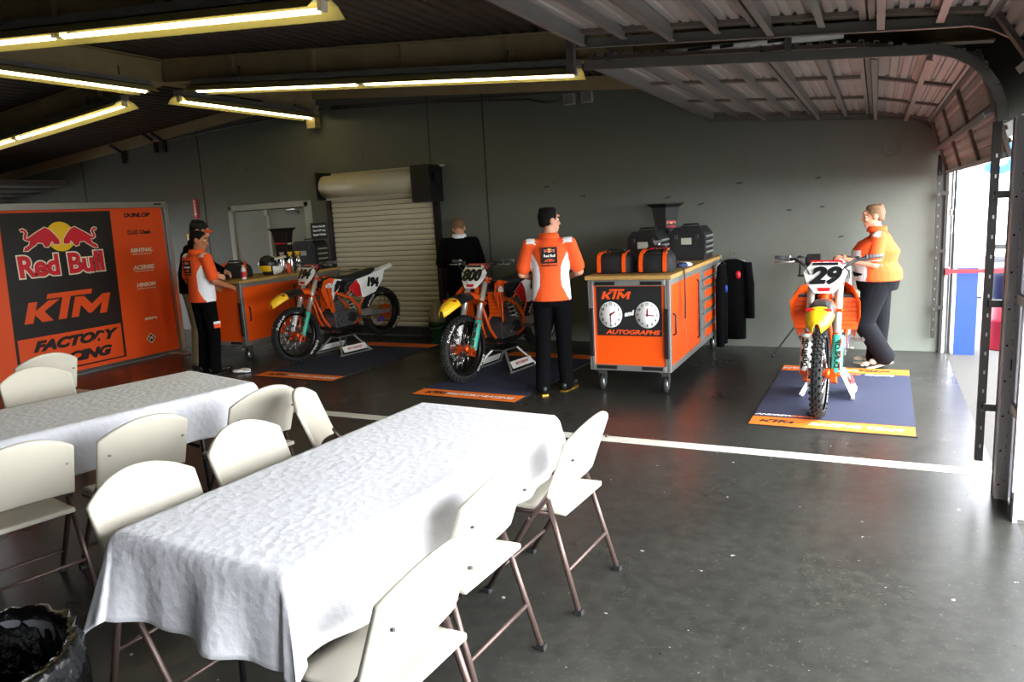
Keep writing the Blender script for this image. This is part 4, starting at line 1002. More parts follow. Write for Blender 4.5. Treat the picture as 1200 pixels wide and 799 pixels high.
def eloft(mb, secs, n=20):
    """elliptical cross-sections: (centre, rx, ry, yaw)"""
    rs = []
    for c, rx, ry, yw in secs:
        cc, ss = math.cos(yw), math.sin(yw)
        rs.append([V(c) + V((rx * math.cos(2 * PI * i / n) * cc - ry * math.sin(2 * PI * i / n) * ss, rx * math.cos(2 * PI * i / n) * ss + ry * math.sin(2 * PI * i / n) * cc, 0)) for i in range(n)])
    mb.rings(rs)
def fuse(mb, name, mats, parent, vox, paint=None, smooth=4, extra=None):
    """fuse overlapping closed shapes into one continuous skin"""
    o = mb.build('tmp', mats[0]); md = o.modifiers.new('r', 'REMESH'); md.mode = 'VOXEL'; md.voxel_size = vox; md.use_smooth_shade = True
    ms = o.modifiers.new('s', 'SMOOTH'); ms.factor = .5; ms.iterations = smooth
    bpy.context.view_layer.update()
    me = bpy.data.meshes.new_from_object(o.evaluated_get(bpy.context.evaluated_depsgraph_get()))
    bpy.data.objects.remove(o)
    me.materials.clear()
    for m_ in mats: me.materials.append(M[m_])
    if paint:
        me.polygons.foreach_set('material_index', [paint(p.center, p.normal) for p in me.polygons])
    me.polygons.foreach_set('use_smooth', [True] * len(me.polygons)); me.name = name; me.update()
    r_ = bpy.data.objects.new(name, me); C.objects.link(r_)
    if parent: r_.parent = parent
    return r_
def hand(mb, w, fdir, palm_n, s):
    """palm, four bent fingers and a side thumb; w wrist, fdir finger direction, palm_n palm normal, s thumb side sign"""
    f = V(fdir).normalized(); pn = V(palm_n); pn = (pn - f * pn.dot(f)).normalized(); sd = f.cross(pn) * s; w = V(w)
    chain(mb, [w, w + f * .03], [.024, .028]); 
    for q in (-.024, -.008, .008, .024): capsule(mb, w + f * .025 + sd * q * .6, w + f * .09 + sd * q, .013, .0115, 10)
    for q, l1 in ((-.027, .062), (-.009, .074), (.009, .08), (.027, .072)):
        b0 = w + f * .09 + sd * q; a1 = .25; a2 = .75; a3 = 1.2
        p1 = b0 + (f * math.cos(a1) + pn * math.sin(a1)) * l1 * .48; p2 = p1 + (f * math.cos(a2) + pn * math.sin(a2)) * l1 * .32; p3 = p2 + (f * math.cos(a3) + pn * math.sin(a3)) * l1 * .25
        chain(mb, [b0, p1, p2, p3], [.0098, .009, .0082, .0072], 8)
    t0 = w + f * .03 + sd * .026; t1 = t0 + (f * .6 + sd * .65 + pn * .3).normalized() * .038; t2 = t1 + (f * .9 + sd * .25 + pn * .4).normalized() * .03
    chain(mb, [t0, t1, t2], [.0125, .0105, .008], 8)
def person(label, loc, yaw, J, look=(0, 0), build=(1., 1.), skin='skin', hair='hair_dark', shirt=None, trousers='trouser_black', shoes=('black_plastic', 'black_rubber'), sleeve='short', cap=None, hairfn=None, hscale=1., collar=None, height=1.):
    """local frame: +Y is forward, +X the person's right"""
    root = thing('person', label, 'person', loc, yaw); root.scale = (height,) * 3
    rx, ry = build
    D = dict(pel=(0, 0, .95), wai=(0, .005, 1.10), che=(0, .0, 1.30), shc=(0, -.01, 1.43), nek=(0, .0, 1.50), hed=(0, .03, 1.64),
             sr=(.19, -.01, 1.425), sl=(-.19, -.01, 1.425), er=(.26, -.03, 1.14), el=(-.26, -.03, 1.14), wr=(.24, .12, .92), wl=(-.24, .12, .92),
             hr=(.09, 0, .92), hl=(-.09, 0, .92), kr=(.1, .03, .5), kl=(-.1, .03, .5), ar=(.11, -.02, .085), al=(-.11, -.02, .085), tr=(.14, .16, .03), tl=(-.14, .16, .03),
             hdr=None, hdl=None)
    D.update(J); D = {k: (V(v) if v is not None else None) for k, v in D.items()}
    b = MB()
    tor = [(D['pel'] - V((0, 0, .09)), .13 * rx, .10 * ry), (D['pel'], .165 * rx, .115 * ry), (D['wai'], .15 * rx, .11 * ry), (D['che'] - V((0, 0, .06)), .165 * rx, .12 * ry), (D['che'] + V((0, 0, .05)), .172 * rx, .115 * (.6 + .4 * ry)), (D['shc'], .15 * rx, .085), (D['nek'] - V((0, 0, .02)), .075, .07), (D['nek'] + V((0, 0, .03)), .06, .062)]
    eloft(b, [(c, x, y, 0) for c, x, y in tor])
    up = (D['hed'] - D['nek']); 
    capsule(b, D['nek'] - V((0, 0, .04)), D['nek'] + up * .75, .058, .056)
    Hm = Matrix.Translation(D['hed']) @ Euler((R(look[1]), 0, R(look[0])), 'ZYX').to_matrix().to_4x4() @ Matrix.Scale(hscale, 4)
    def hp(*q): return Hm @ V(q)
    b.ball((0, -.015, .035), (.076, .094, .092), 0, 20, Hm); b.ball((0, .02, -.03), (.062, .074, .085), 0, 18, Hm); b.ball((0, .055, -.085), (.036, .035, .03), 0, 14, Hm)
    capsule(b, hp(0, .088, .02), hp(0, .106, -.025), .010, .016, 10); b.ball((0, .085, .045), (.05, .02, .018), 0, 12, Hm)
    for s in (1, -1):
        b.ball((s * .077, -.012, -.005), (.013, .026, .036), 0, 12, Hm); b.ball((s * .04, .072, -.02), (.024, .02, .024), 0, 10, Hm)
    capsule(b, hp(-.022, .083, -.058), hp(.022, .083, -.058), .011, .011, 8); capsule(b, hp(-.018, .08, -.070), hp(.018, .08, -.070), .011, .011, 8)
    for s, k in ((1, 'r'), (-1, 'l')):
        chain(b, [D['s' + k], D['e' + k], D['w' + k]], [.052, .041, .028])
        capsule(b, D['shc'] + V((s * .08, 0, -.02)), D['s' + k], .06, .054)
        fd = D['hd' + k] or (D['w' + k] - D['e' + k]); hand(b, D['w' + k], fd, (-s * .8, .1, -.5), s * 1.)
        chain(b, [D['h' + k], D['k' + k], D['a' + k]], [.085 * rx, .056, .04]); capsule(b, D['a' + k], D['a' + k] + (D['t' + k] - D['a' + k]) * .3, .038, .026)
    hz = D['hed'].z
    def pskin(c, n):
        q = Hm.inverted() @ c
        if q.y > .06 and abs(q.x) < .026 and -.078 < q.z < -.054: return 1
        if q.y > .068 and .018 < abs(q.x) < .048 and .031 < q.z < .038: return 2
        return 0
    body = fuse(b, 'body', [skin, 'lip', hair], root, .0075, pskin, 3)
    for s in (1, -1):
        e = MB(); e.ball((s * .031, .0745, .012), (.012, .0105, .0075), 0, 12, Hm); e.ball((s * .031, .0815, .012), .0052, 1, 10, Hm); e.build('eye', ['eye_white', 'eye_dark'], body)
    # hair: a shell over the skull
    h = MB(); h.ball((0, -.022, .04), (.083, .096, .094), 0, 24, Hm); h.ball((0, -.055, -.01), (.068, .055, .06), 0, 20, Hm)
    for k in range(14):
        a = k * 2 * PI / 14; h.ball((.05 * math.cos(a), -.02 + .055 * math.sin(a), .10 + .006 * math.sin(3 * a)), (.032, .034, .024), 0, 10, Hm)
    ho = fuse(h, 'hair', [hair], root, .009, None, 2)
    bm = bmesh.new(); bm.from_mesh(ho.data); inv = Hm.inverted(); kill = []
    for v in bm.verts:
        q = inv @ v.co
        lim = -.055 if q.y < -.035 else (-.055 + (q.y + .035) / .065 * .07 if q.y < .03 else .015 + (q.y - .03) / .05 * .055)
        if q.z < lim + .006 * math.sin(q.x * 160): kill.append(v)
    bmesh.ops.delete(bm, geom=kill, context='VERTS'); bm.to_mesh(ho.data); bm.free()
    # trousers
    t = MB()
    eloft(t, [(D['pel'] - V((0, 0, .10)), .14 * rx, .118 * ry, 0), (D['pel'], .178 * rx, .13 * ry, 0), (D['wai'] - V((0, 0, .05)), .17 * rx, .125 * ry, 0)])
    for k in 'rl':
        kn, an, hp_ = D['k' + k], D['a' + k], D['h' + k]
        chain(t, [hp_, kn, an + (kn - an).normalized() * .03], [.098 * rx, .076 * rx, .07 * rx], 16)
        capsule(t, an + (kn - an).normalized() * .03, an - (kn - an).normalized() * .015, .07 * rx, .074 * rx, 16)
    fuse(t, 'trousers', [trousers], root, .012, None, 3)
    # shoes
    for k in 'rl':
        a, tt = D['a' + k], D['t' + k]; d = (tt - a); d.z = 0; d.normalize(); s_ = MB(); so = MB()
        fd = (tt - a).normalized(); heel = a - d * .055 + V((0, 0, -.035)); 
        nrm = V((0, 0, 1))
        pitch = math.atan2((tt.z - .03) - (a.z - .085), .18)
        for q, w_, hh in ((.0, .034, .04), (.07, .038, .05), (.15, .044, .035), (.22, .04, .028), (.255, .026, .02)):
            s_.ball(heel + d * q + V((0, 0, pitch * q + hh * .3 - .005)), (w_, w_, hh), 0, 12)
        ob = fuse(s_, 'shoe', [shoes[0]], root, .009, None, 3)
        c0 = heel + V((0, 0, -.028)); sd = d.cross(V((0, 0, 1)))
        pol = [(-.035, -.03), (-.035, .03), (.06, .036), (.16, .046), (.23, .04), (.272, .012), (.272, -.012), (.23, -.04), (.16, -.046), (.06, -.036)]
        dd = V((d.x, d.y, pitch)).normalized(); so.prism(pol, .02, frame(c0 + V((0, 0, -.012)), dd, sd if True else None))
        so.build('sole', shoes[1], ob)
    # shirt or jacket
    if shirt:
        g = MB(); ln = shirt.get('len', -.15)
        eloft(g, [(D['pel'] + V((0, 0, ln + .10)), .19 * rx, .142 * ry, 0), (D['pel'] + V((0, 0, ln + .2)), .185 * rx, .14 * ry, 0), (D['wai'] + V((0, 0, .05)), .175 * rx, .135 * ry, 0), (D['che'] - V((0, 0, .04)), .186 * rx, .143 * ry, 0), (D['che'] + V((0, 0, .06)), .19 * rx, .135 * (.6 + .4 * ry), 0), (D['shc'] + V((0, 0, .005)), .155 * rx, .098, 0), (D['nek'] - V((0, 0, .005)), .078, .076, 0)], 24)
        for s, k in ((1, 'r'), (-1, 'l')):
            S, E_, W_ = D['s' + k], D['e' + k], D['w' + k]
            capsule(g, D['shc'] + V((s * .07, 0, -.015)), S, .072, .07, 16)
            if sleeve == 'short': capsule(g, S, S + (E_ - S) * .78, .068, .071, 16)
            else: chain(g, [S, E_, E_ + (W_ - E_) * .92], [.07, .06, .046], 16)
        ob = fuse(g, shirt.get('name', 'shirt'), shirt['mats'], root, .010, shirt.get('paint') and (lambda c, n: shirt['paint'](c, n, D)), 3)
        if collar:
            cm = MB(); cm.lathe([(.082, -.03), (.079, .0), (.076, .03), (.086, .035), (.096, .0), (.1, -.02)], 20, 0, Matrix.Translation(D['nek'] + V((0, 0, .0))), caps=False); cm.build('collar', collar, ob, solid=.004)
        for (txt, T, size, mm, kind) in shirt.get('prints', ()):
            gg = MB()
            if kind == 'patch': gg.box((0, 0, 0), (size[0], size[1], .006), 0, None, T); pt = gg.build('patch', mm, ob)
            elif kind == 'text': gg.text(txt, size, T, 0, .001, .001); gg.build('shirt_lettering', mm, ob)
            elif kind == 'bulls': bulls(gg, T, size, 0, 1, 2, .001); gg.build('shirt_emblem', ['red', 'yellow', 'white_gloss'], ob)
            elif kind == 'ktm': ktm(gg, T, size * .28, 0, .002, size); gg.build('shirt_lettering', mm, ob)
    if cap:
        cm = MB(); cm.ball((0, -.015, .055), (.092, .105, .088), 0, 22, Hm)
        bmv = cm; ob = fuse(cm, 'cap', [cap[0]], root, .009, None, 2)
        bm = bmesh.new(); bm.from_mesh(ob.data); bmesh.ops.delete(bm, geom=[v for v in bm.verts if (inv @ v.co).z < .035], context='VERTS'); bm.to_mesh(ob.data); bm.free()
        br = MB(); br.grid(lambda u, v: tuple(hp((v - .5) * .17, .075 + .085 * u * (1 - (2 * v - 1) ** 2 * .45), .045 - .03 * (2 * v - 1) ** 2 - .012 * u)), 6, 10); br.build('cap_brim', cap[1], ob, solid=.004)
    return root
def team_paint(c, n, D):
    """orange shirt, white side panels and white shoulder flashes"""
    ax = abs(c.x); z = c.z; pz = D['pel'].z
    if c.z > D['shc'].z - .035 and .13 < ax < .215 and n.z > .25: return 1
    for s, k in ((1, 'r'), (-1, 'l')):
        if c.x * s > 0:
            S, E_ = D['s' + k], D['e' + k]; d = E_ - S; t = max(0, min(1, (c - S).dot(d) / d.length_squared)); q = S + d * t
            if (c - q).length < .078 and (c - S).dot(d) > .0 and t > .12: return 0
    f = max(0, min(1, (D['shc'].z - .07 - z) / .45))
    edge = .165 - .075 * math.sin(PI * min(1, f * 1.02)) * (1 if f < .62 else 1)
    if z < D['shc'].z - .07 and ax > max(edge, .10): return 1
    return 0
def back_prints(ry, y0=-.155):
    T = frame((0, y0, 1.335), (1, 0, 0), (0, 0, 1))
    return [('', T, (.145, .15), 'black_matte', 'patch'), ('', T @ Matrix.Translation((0, .045, .0045)), .10, None, 'bulls'), ('Red Bull', T @ Matrix.Translation((0, -.005, .004)), .032, 'white_gloss', 'text'), ('', T @ Matrix.Translation((0, -.046, .003)), .09, 'orange', 'ktm'), ('FACTORY RACING', T @ Matrix.Translation((0, -.095, .003)), .018, 'black_matte', 'text')]
shirt = dict(mats=['orange_cloth', 'white_cloth'], paint=team_paint, prints=back_prints(1))
person('person in orange and white team shirt seen from behind beside the right cart', (-2.77, 6.46, 0), R(22), dict(er=(.275, .02, 1.16), el=(-.275, .02, 1.16), wr=(.19, .23, 1.10), wl=(-.19, .23, 1.10), hed=(.01, .015, 1.645), al=(-.12, -.08, .085), tl=(-.17, .10, .03), ar=(.11, .04, .085), tr=(.19, .20, .03), kr=(.1, .05, .5)), look=(-58, -2), shirt=shirt, shoes=('black_plastic', 'gold'), collar='orange_cloth', skin='skin', hair='hair_dark')
pl_ = person('person in orange and white team shirt and black trousers at the left cart', (-7.27, 6.30, 0), R(-8), dict(er=(.27, -.0, 1.15), el=(-.26, .0, 1.15), wr=(.2, .25, 1.06), wl=(-.17, .22, 1.06), hed=(.015, .035, 1.63)), look=(-50, -12), shirt=shirt, shoes=('black_plastic', 'black_rubber'), collar='orange_cloth', skin='skin_dark', hair='hair_dark', height=.985)
tr_ = [c for c in pl_.children if c.name.startswith('trousers')][0]
tp_ = MB().box((.184, .03, .64), (.012, .09, .03), 0).box((.184, .03, .60), (.012, .09, .045), 1).build('trouser_patch', ['white_cloth', 'orange_cloth'], tr_)
heavy = dict(mats=['orange_cloth', 'white_cloth'], paint=lambda c, n, D: (1 if (c.z < 1.26 and c.y > -.045 and abs(c.x) < .235 and (c - (D['sl'] + (D['el'] - D['sl']) * .5)).length > .15) or (c.z > 1.40 and abs(c.x) > .16 and c.y > -.02) else 0), len=-.09)
person('stocky person in orange and white team shirt behind the number 29 motorcycle', (.03, 8.22, 0), R(88), dict(pel=(0, 0, .93), wai=(0, .045, 1.08), che=(0, .03, 1.28), shc=(0, -.01, 1.40), nek=(0, .02, 1.465), hed=(0, .06, 1.60), sr=(.2, -.0, 1.385), sl=(-.2, -.0, 1.385), el=(-.285, .02, 1.12), er=(.28, .05, 1.12), wl=(-.24, .28, 1.17), wr=(.2, .3, 1.15), hr=(.11, 0, .9), hl=(-.11, 0, .9), kl=(-.13, .12, .49), kr=(.11, -.02, .48), al=(-.1, -.08, .15), tl=(-.1, .10, .03), ar=(.12, .0, .085), tr=(.12, .18, .03)), look=(8, -4), build=(1.4, 1.65), shirt=heavy, trousers='denim_dark', shoes=('shoe_tan', 'white_plastic'), collar='orange_cloth', hair='hair_brown', height=.945)
person('person in a black jacket with white collar, head bowed, beside the roller shutter', (-5.0, 8.62, 0), R(28), dict(che=(0, .04, 1.28), shc=(0, .05, 1.40), nek=(0, .09, 1.46), hed=(0, .17, 1.56), sr=(.2, .03, 1.385), sl=(-.2, .03, 1.385), er=(.28, .06, 1.12), el=(-.28, .06, 1.12), wr=(.14, .26, 1.05), wl=(-.14, .26, 1.05)), look=(-5, -38), build=(1.15, 1.15), shirt=dict(mats=['jacket_black'], len=-.32, name='jacket'), sleeve='long', collar='white_cloth', hair='hair_brown', trousers='trouser_black', shoes=('denim_dark', 'black_rubber'))
person('person in a dark jacket and black cap leaning on the left cart', (-7.86, 6.68, 0), R(-52), dict(che=(0, .05, 1.30), shc=(0, .06, 1.42), nek=(0, .1, 1.49), hed=(0, .15, 1.62), sr=(.2, .05, 1.41), sl=(-.2, .05, 1.41), el=(-.26, .2, 1.19), wl=(-.12, .36, 1.12), er=(.27, .1, 1.15), wr=(.2, .28, 1.10)), look=(0, -14), build=(1.12, 1.1), shirt=dict(mats=['jacket_black'], len=-.15, name='jacket'), sleeve='long', cap=('black_matte', 'orange_matte'), trousers='khaki', height=1.06, collar='jacket_black')
# ------------------------------------------------------------------ things on and around the carts
ZR = 1.0175 * 1.10 + .003; ZL = 1.0175 * 1.045 + .003
MT('bag_black', '#0e0e10', .75, bump=.35, bscale=40); MT('case_black', '#111113', .5, var=.1); MT('label_grey', '#a8a598', .5)
def gear_bag(loc, rz, w, d, h, label, dome):
    t = thing('gear_bag', label, 'bag', loc, rz); n = 28
    def ring(k, z, sx=1., sy=1.): return [V(((abs(math.cos(2 * PI * i / n)) ** .5) * (1 if math.cos(2 * PI * i / n) > 0 else -1) * w / 2 * sx, (abs(math.sin(2 * PI * i / n)) ** .5) * (1 if math.sin(2 * PI * i / n) > 0 else -1) * d / 2 * sy, z + .008 * math.sin(3 * i))) for i in range(n)]
    prof = [(0.01, .97), (.04, 1.), (.45, 1.0), (.75, .93 if dome else .97), (.92, .74 if dome else .9), (1.0, .4 if dome else .72)]
    MB().rings([ring(0, max(.003, h * a - (.009 if a < .03 else 0) + (.009 if a < .03 else 0)), s, s) for a, s in prof]).build('bag_body', 'bag_black', t)
    for sx in (-.34, .34):
        m_ = MB(); pts = []
        for a, s in prof[1:]: pts.append((sx * w * (1.0 if not dome else (.85 + .15 * s)) , -d / 2 * s * (1.01) - .004, h * a + .004))
        pts += [(sx * w * .8, d * .2, h * 1.0 + .012)]
        for p, q in zip(pts, pts[1:]): m_.bar(p, q, .035, .008, 0, up=(0, -1, .3))
        m_.build('orange_stripe', 'orange', t)
    MB().tube([(-.1, 0, h * .98), (-.07, 0, h + .035), (.07, 0, h + .035), (.1, 0, h * .98)], .011, 8).build('carry_handle', 'bag_black', t)
    MB().tube([(-w * .4, -d * .3, h * .88), (0, -d * .42, h * .93), (w * .4, -d * .3, h * .88)], .005, 6).build('zip', 'dark_steel', t)
    return t
gear_bag((-2.24, 6.86, ZR), 0, .36, .34, .185, 'boxy black gear bag with orange stripes on the left front of the right cart', False)
b2 = gear_bag((-1.845, 6.86, ZR), 0, .33, .32, .20, 'domed black gear bag with orange stripes on the right front of the right cart', True)
MB().bar((.16, .05, .1), (.235, .09, .0), .03, .006).bar((.235, .09, .0), (.238, .1, -.28), .03, .006, 0, up=(1, 0, 0)).bar((.238, .1, -.28), (.238, .09, -.46), .04, .006, 0, up=(1, 0, 0)).build('hanging_strap', 'bag_black', b2)
MB().tube([(-.17, .02, .02), (-.15, .02, .16), (-.02, .04, .235), (.08, .05, .215)], .014, 8).build('red_strap', 'red', b2)
def tool_case(loc, w, d, h, label):
    t = thing('tool_case', label, 'tool box', loc)
    sec = [(-w / 2, .0), (w / 2, .0), (w / 2, h - .07), (w / 2 - .06, h), (-w / 2 + .06, h), (-w / 2, h - .07)]
    MB().prism(sec, d, place(0, d / 2, 0, PI / 2)).build('case_body', 'case_black', t, bevel=.006)
    MB().box((0, -d / 2 - .004, h * .58), (.11, .01, .07)).build('label_plate', 'label_grey', t)
    for k in range(4):
        z = .05 + k * (h - .13) / 4
        dr = MB().box((w / 2 + .006, 0, z + .025), (.014, d - .05, (h - .13) / 4 - .012)).build('drawer', 'case_black', t, bevel=.003)
        MB().box((w / 2 + .018, 0, z + .032), (.012, d - .1, .022)).build('drawer_pull', 'alu', dr)
    MB().tube([(-.09, 0, h - .002), (-.08, 0, h + .025), (.08, 0, h + .025), (.09, 0, h - .002)], .01, 8).build('lid_handle', 'black_plastic', t)
    for s in (-.3, .3): MB().box((s * w, -d / 2 - .006, h - .1), (.035, .014, .05)).build('latch', 'dark_steel', t, bevel=.002)
    return t
tool_case((-2.22, 7.9, ZR), .34, .42, .35, 'black tool case on the right cart, left one behind the gear bags')
tool_case((-1.86, 8.37, ZR), .38, .46, .36, 'black tool case with grey drawer pulls on the right cart, right one')
def hopper(loc, rz, label, prints):
    t = thing('display_bin', label, 'display bin', loc, rz); h = .62
    def sq(z, a): return [V((x * a, y * a, z)) for x, y in ((-1, -1), (1, -1), (1, 1), (-1, 1))]
    MB().rings([sq(0, .09), sq(h - .09, .09), sq(h - .05, .1), sq(h, .15), sq(h + .012, .15), sq(h - .02, .115), sq(h - .3, .08)], 0, False).build('bin_shell', 'case_black', t, bevel=.004)
    MB().box((0, 0, .006), (.24, .24, .012)).build('bin_base', 'case_black', t, bevel=.003)
    for k, (s, z, sz, mm, face) in enumerate(prints):
        T = frame((0, -.0915, z), (1, 0, 0), (0, 0, 1)) if face == 0 else frame((.0915, 0, z), (0, 1, 0), (0, 0, 1))
        g = MB()
        if s == 'KTM': ktm(g, T, sz, 0, .002, sz * 3.2)
        elif s == 'bulls': bulls(g, T, sz, 0, 1, 2, .001)
        else: g.text(s, sz, T, 0, .001, .002, .1)
        g.build('sticker', ['red', 'yellow', 'pale'] if s == 'bulls' else mm, t)
    return t
hopper((-2.22, 8.66, ZR), R(-30), 'black flared display bin standing tall behind the tool cases on the right cart', [('KTM', .50, .055, 'white_gloss', 1), ('bulls', .42, .15, 'red', 1), ('Red Bull', .36, .04, 'red', 1), ('MOTOREX', .28, .03, 'teal', 1), ('WP', .22, .05, 'white_gloss', 1)])
hopper((-7.78, 8.30, ZL), R(18), 'black flared display bin with printed front on the left cart', [('KTM', .50, .05, 'white_gloss', 0), ('Red Bull', .42, .05, 'red', 0), ('WP', .47, .07, 'white_gloss', 1), ('RACING', .40, .03, 'pale', 1)])
def bottle(loc, label, col, capc, h=.24, r=.034, group=None, pump=False, lab=None):
    t = thing('spray_bottle' if pump else 'bottle', label, 'bottle', loc, 0, group)
    MB().lathe([(r * .95, 0), (r, .006), (r, h * .62), (r * .8, h * .72), (r * .4, h * .79), (r * .4, h * .84)], 18).build('bottle_body', col, t)
    c = MB().cyl((0, 0, h * .83), (0, 0, h * .92), r * .5, 14)
    if pump: c.box((-.012, 0, h * .96), (.07, .022, .03)); c.box((-.03, 0, h * .87), (.012, .014, .05), 0, (0, .4, 0))
    c.build('bottle_cap', capc, t)
    if lab: MB().lathe([(r * 1.015, h * .15), (r * 1.02, h * .16), (r * 1.02, h * .5), (r * 1.015, h * .51)], 18, 0, caps=False).build('bottle_label', lab, t)
    return t
bottle((-1.92, 7.2, ZR), 'silver spray bottle in front of the tool cases on the right cart', 'chrome', 'alu', .27, .032, None, True)
o = MB(); o.ball((0, 0, .026), (.06, .09, .028), 0, 14); o.ball((.03, .06, .022), (.05, .06, .024), 1, 12); o.ball((-.01, -.07, .02), (.04, .05, .022), 1, 12)
o = fuse(o, 'rag', ['white_cloth', 'denim_blue'], None, .006, lambda c, n: 1 if (c.y < -.02 or c.z < .01) else 0, 2); o.location = (-1.70, 7.28, ZR)
tag(o, 'crumpled blue and white rag on the right cart edge beside the drawer case', 'cloth')
# garments hanging from the far end of the right cart
def garment(name, label, cat, loc, m_, stripe, parts, rz):
    t = thing(name, label, cat, loc, rz)
    g = MB(); n = 20
    for secs in parts:
        g.rings([[V((cx + rx * math.cos(2 * PI * i / n) * (1 + .12 * math.sin(3 * i + z * 20)), cy + ry * math.sin(2 * PI * i / n) * (1 + .15 * math.cos(4 * i + z * 14)), z)) for i in range(n)] for cx, cy, z, rx, ry in secs])
    g.build('cloth_body', m_, t)
    for (cx, cy, z, sx, sy, sz) in stripe: MB().ball((cx, cy, z), (sx, sy, sz), 0, 14).build('trim_patch', stripe_m[0], t)
    MB().tube([(0, 0, .0), (0, 0, .03), (.0, .02, .05), (0, .045, .05), (0, .055, .03)], .004, 6).tube([(-.14, 0, -.05), (0, 0, 0), (.14, 0, -.05)], .005, 6).build('hanger', 'steel', t)
    return t
stripe_m = ['red']
garment('riding_jacket', 'black riding jacket with red patch hanging off the far end of the right cart', 'jacket', (-1.5, 8.985, 1.08), 'jacket_black', [(.06, -.045, -.2, .03, .025, .05)], [[(0, 0, -.02, .05, .03), (0, 0, -.06, .15, .04), (0, 0, -.3, .14, .055), (.01, 0, -.62, .13, .055), (.02, 0, -.97, .12, .055)], [(.15, 0, -.06, .05, .04), (.18, 0, -.3, .055, .045), (.19, 0, -.72, .05, .04)], [(-.15, 0, -.06, .05, .04), (-.17, 0, -.3, .055, .045), (-.17, 0, -.7, .045, .04)]], 0)
stripe_m = ['blue']
garment('riding_trousers', 'black riding trousers with blue patch hanging at the far corner of the right cart', 'trousers', (-1.56, 8.55, 1.08), 'trouser_black', [(.0, -.05, -.32, .02, .02, .05)], [[(0, 0, -.04, .09, .04), (0, 0, -.25, .10, .05)], [(-.045, 0, -.2, .055, .05), (-.05, 0, -.55, .05, .045), (-.05, 0, -.98, .045, .04)], [(.05, 0, -.2, .055, .05), (.055, 0, -.55, .05, .045), (.06, 0, -.96, .045, .04)]], R(80))
# left cart
gear_bag((-7.86, 7.42, ZL), R(38), .42, .3, .19, 'black gear bag with orange stripe on the near end of the left cart', True)
bottle((-7.44, 7.15, ZL), 'clear bottle with red label at the near corner of the left cart', 'clear_plastic', 'white_plastic', .2, .03, None, False, 'red')
t = thing('helmet', 'black, white and yellow riding helmet on the left cart', 'helmet', (-7.6, 7.78, ZL), R(-60))
h = MB(); h.ball((0, -.01, .15), (.12, .14, .125), 0, 22); h.ball((0, .09, .075), (.085, .10, .07), 0, 18); h.lathe([(.09, 0), (.105, .04), (.115, .12)], 20, 0)
ho = fuse(h, 'shell', ['shroud_black', 'plate_white', 'yellow'], t, .008, lambda c, n: (1 if (c.y > .07 and c.z < .12) or abs(c.x) < .03 else (2 if (c.z < .13 and c.y < .05 and c.z > .05) else 0)), 3)
MB().grid(lambda u, v: ((v - .5) * .2, .10 + .13 * u, .235 - .03 * (2 * v - 1) ** 2 + .02 * u), 6, 8).build('peak', 'plate_white', t, solid=.005)
MB().box((0, .115, .145), (.15, .05, .06)).build('visor_opening', 'black_plastic', t, bevel=.012)
bottle((-7.47, 8.02, ZL), 'short orange bottle beside the helmet on the left cart', 'orange', 'white_plastic', .19, .03)
for k, (x, y, lb) in enumerate(((-7.6, 8.06, 'leftmost of the three silver spray bottles on the left cart'), (-7.54, 8.16, 'middle one of the three silver spray bottles on the left cart'), (-7.5, 8.27, 'rightmost of the three silver spray bottles on the left cart'))):
    bottle((x, y, ZL), lb, 'chrome', 'yellow' if k else 'alu', .29, .03, 'silver spray bottles', True)
t = thing('tape_roll', 'pale tape roll lying in front of the silver spray bottles', 'tape', (-7.41, 8.2, ZL)); MB().lathe([(.06, 0), (.06, .05), (.038, .05), (.038, 0), (.06, 0)], 24, 0, caps=False).build('roll', 'pale', t); MB().lathe([(.0385, .001), (.0385, .049), (.034, .049), (.034, .001), (.0385, .001)], 24, 0, caps=False).build('core', 'plywood', t)
t = tool_case((-7.66, 8.72, ZL), .44, .3, .42, 'black drawer case carrying a white lettered sign at the far end of the left cart')
sg = MB().box((.205, -.0, .56), (.012, .34, .24)).build('sign_board', 'case_black', t)
for k, s in enumerate(('Factory Red Bull', 'Test & GP Team', 'Support Vehicles')): MB().text(s, .042, frame((.2125, 0, .625 - .06 * k), (0, 1, 0), (0, 0, 1)), 0, .0008, .001).build('sign_lettering', 'white_gloss', sg)

# floor clutter
o = MB()
n = 24
o.rings([[V((math.cos(2 * PI * i / n) * a * (1 + .08 * math.sin(5 * i + z * 31)), math.sin(2 * PI * i / n) * b_ * (1 + .1 * math.cos(4 * i + z * 23)), z)) for i in range(n)] for z, a, b_ in ((0.002, .13, .1), (.04, .15, .12), (.14, .14, .11), (.22, .15, .1), (.27, .10, .07), (.29, .05, .04))])
o = tag(o.build('paper_bag', 'plywood'), 'crumpled brown bag on the floor at the right foot of the orange backdrop', 'bag'); o.location = (-8.86, 7.62, 0)
MB().ball((.01, .0, .31), (.045, .045, .04), 0, 14).build('white_wrapper', 'white_cloth', o)
o = MB(); 
for q in range(6): o.ball((.1 * math.cos(q * 2.1) * (q / 6), .06 * math.sin(q * 2.1), .02 + .004 * (q % 3)), (.07, .05, .02), 0, 12)
o = fuse(o, 'floor_rag', ['white_cloth'], None, .006, None, 2); o.location = (-6.88, 6.42, 0); tag(o, 'crumpled whitish rag on the floor beside the left cart wheel', 'cloth')

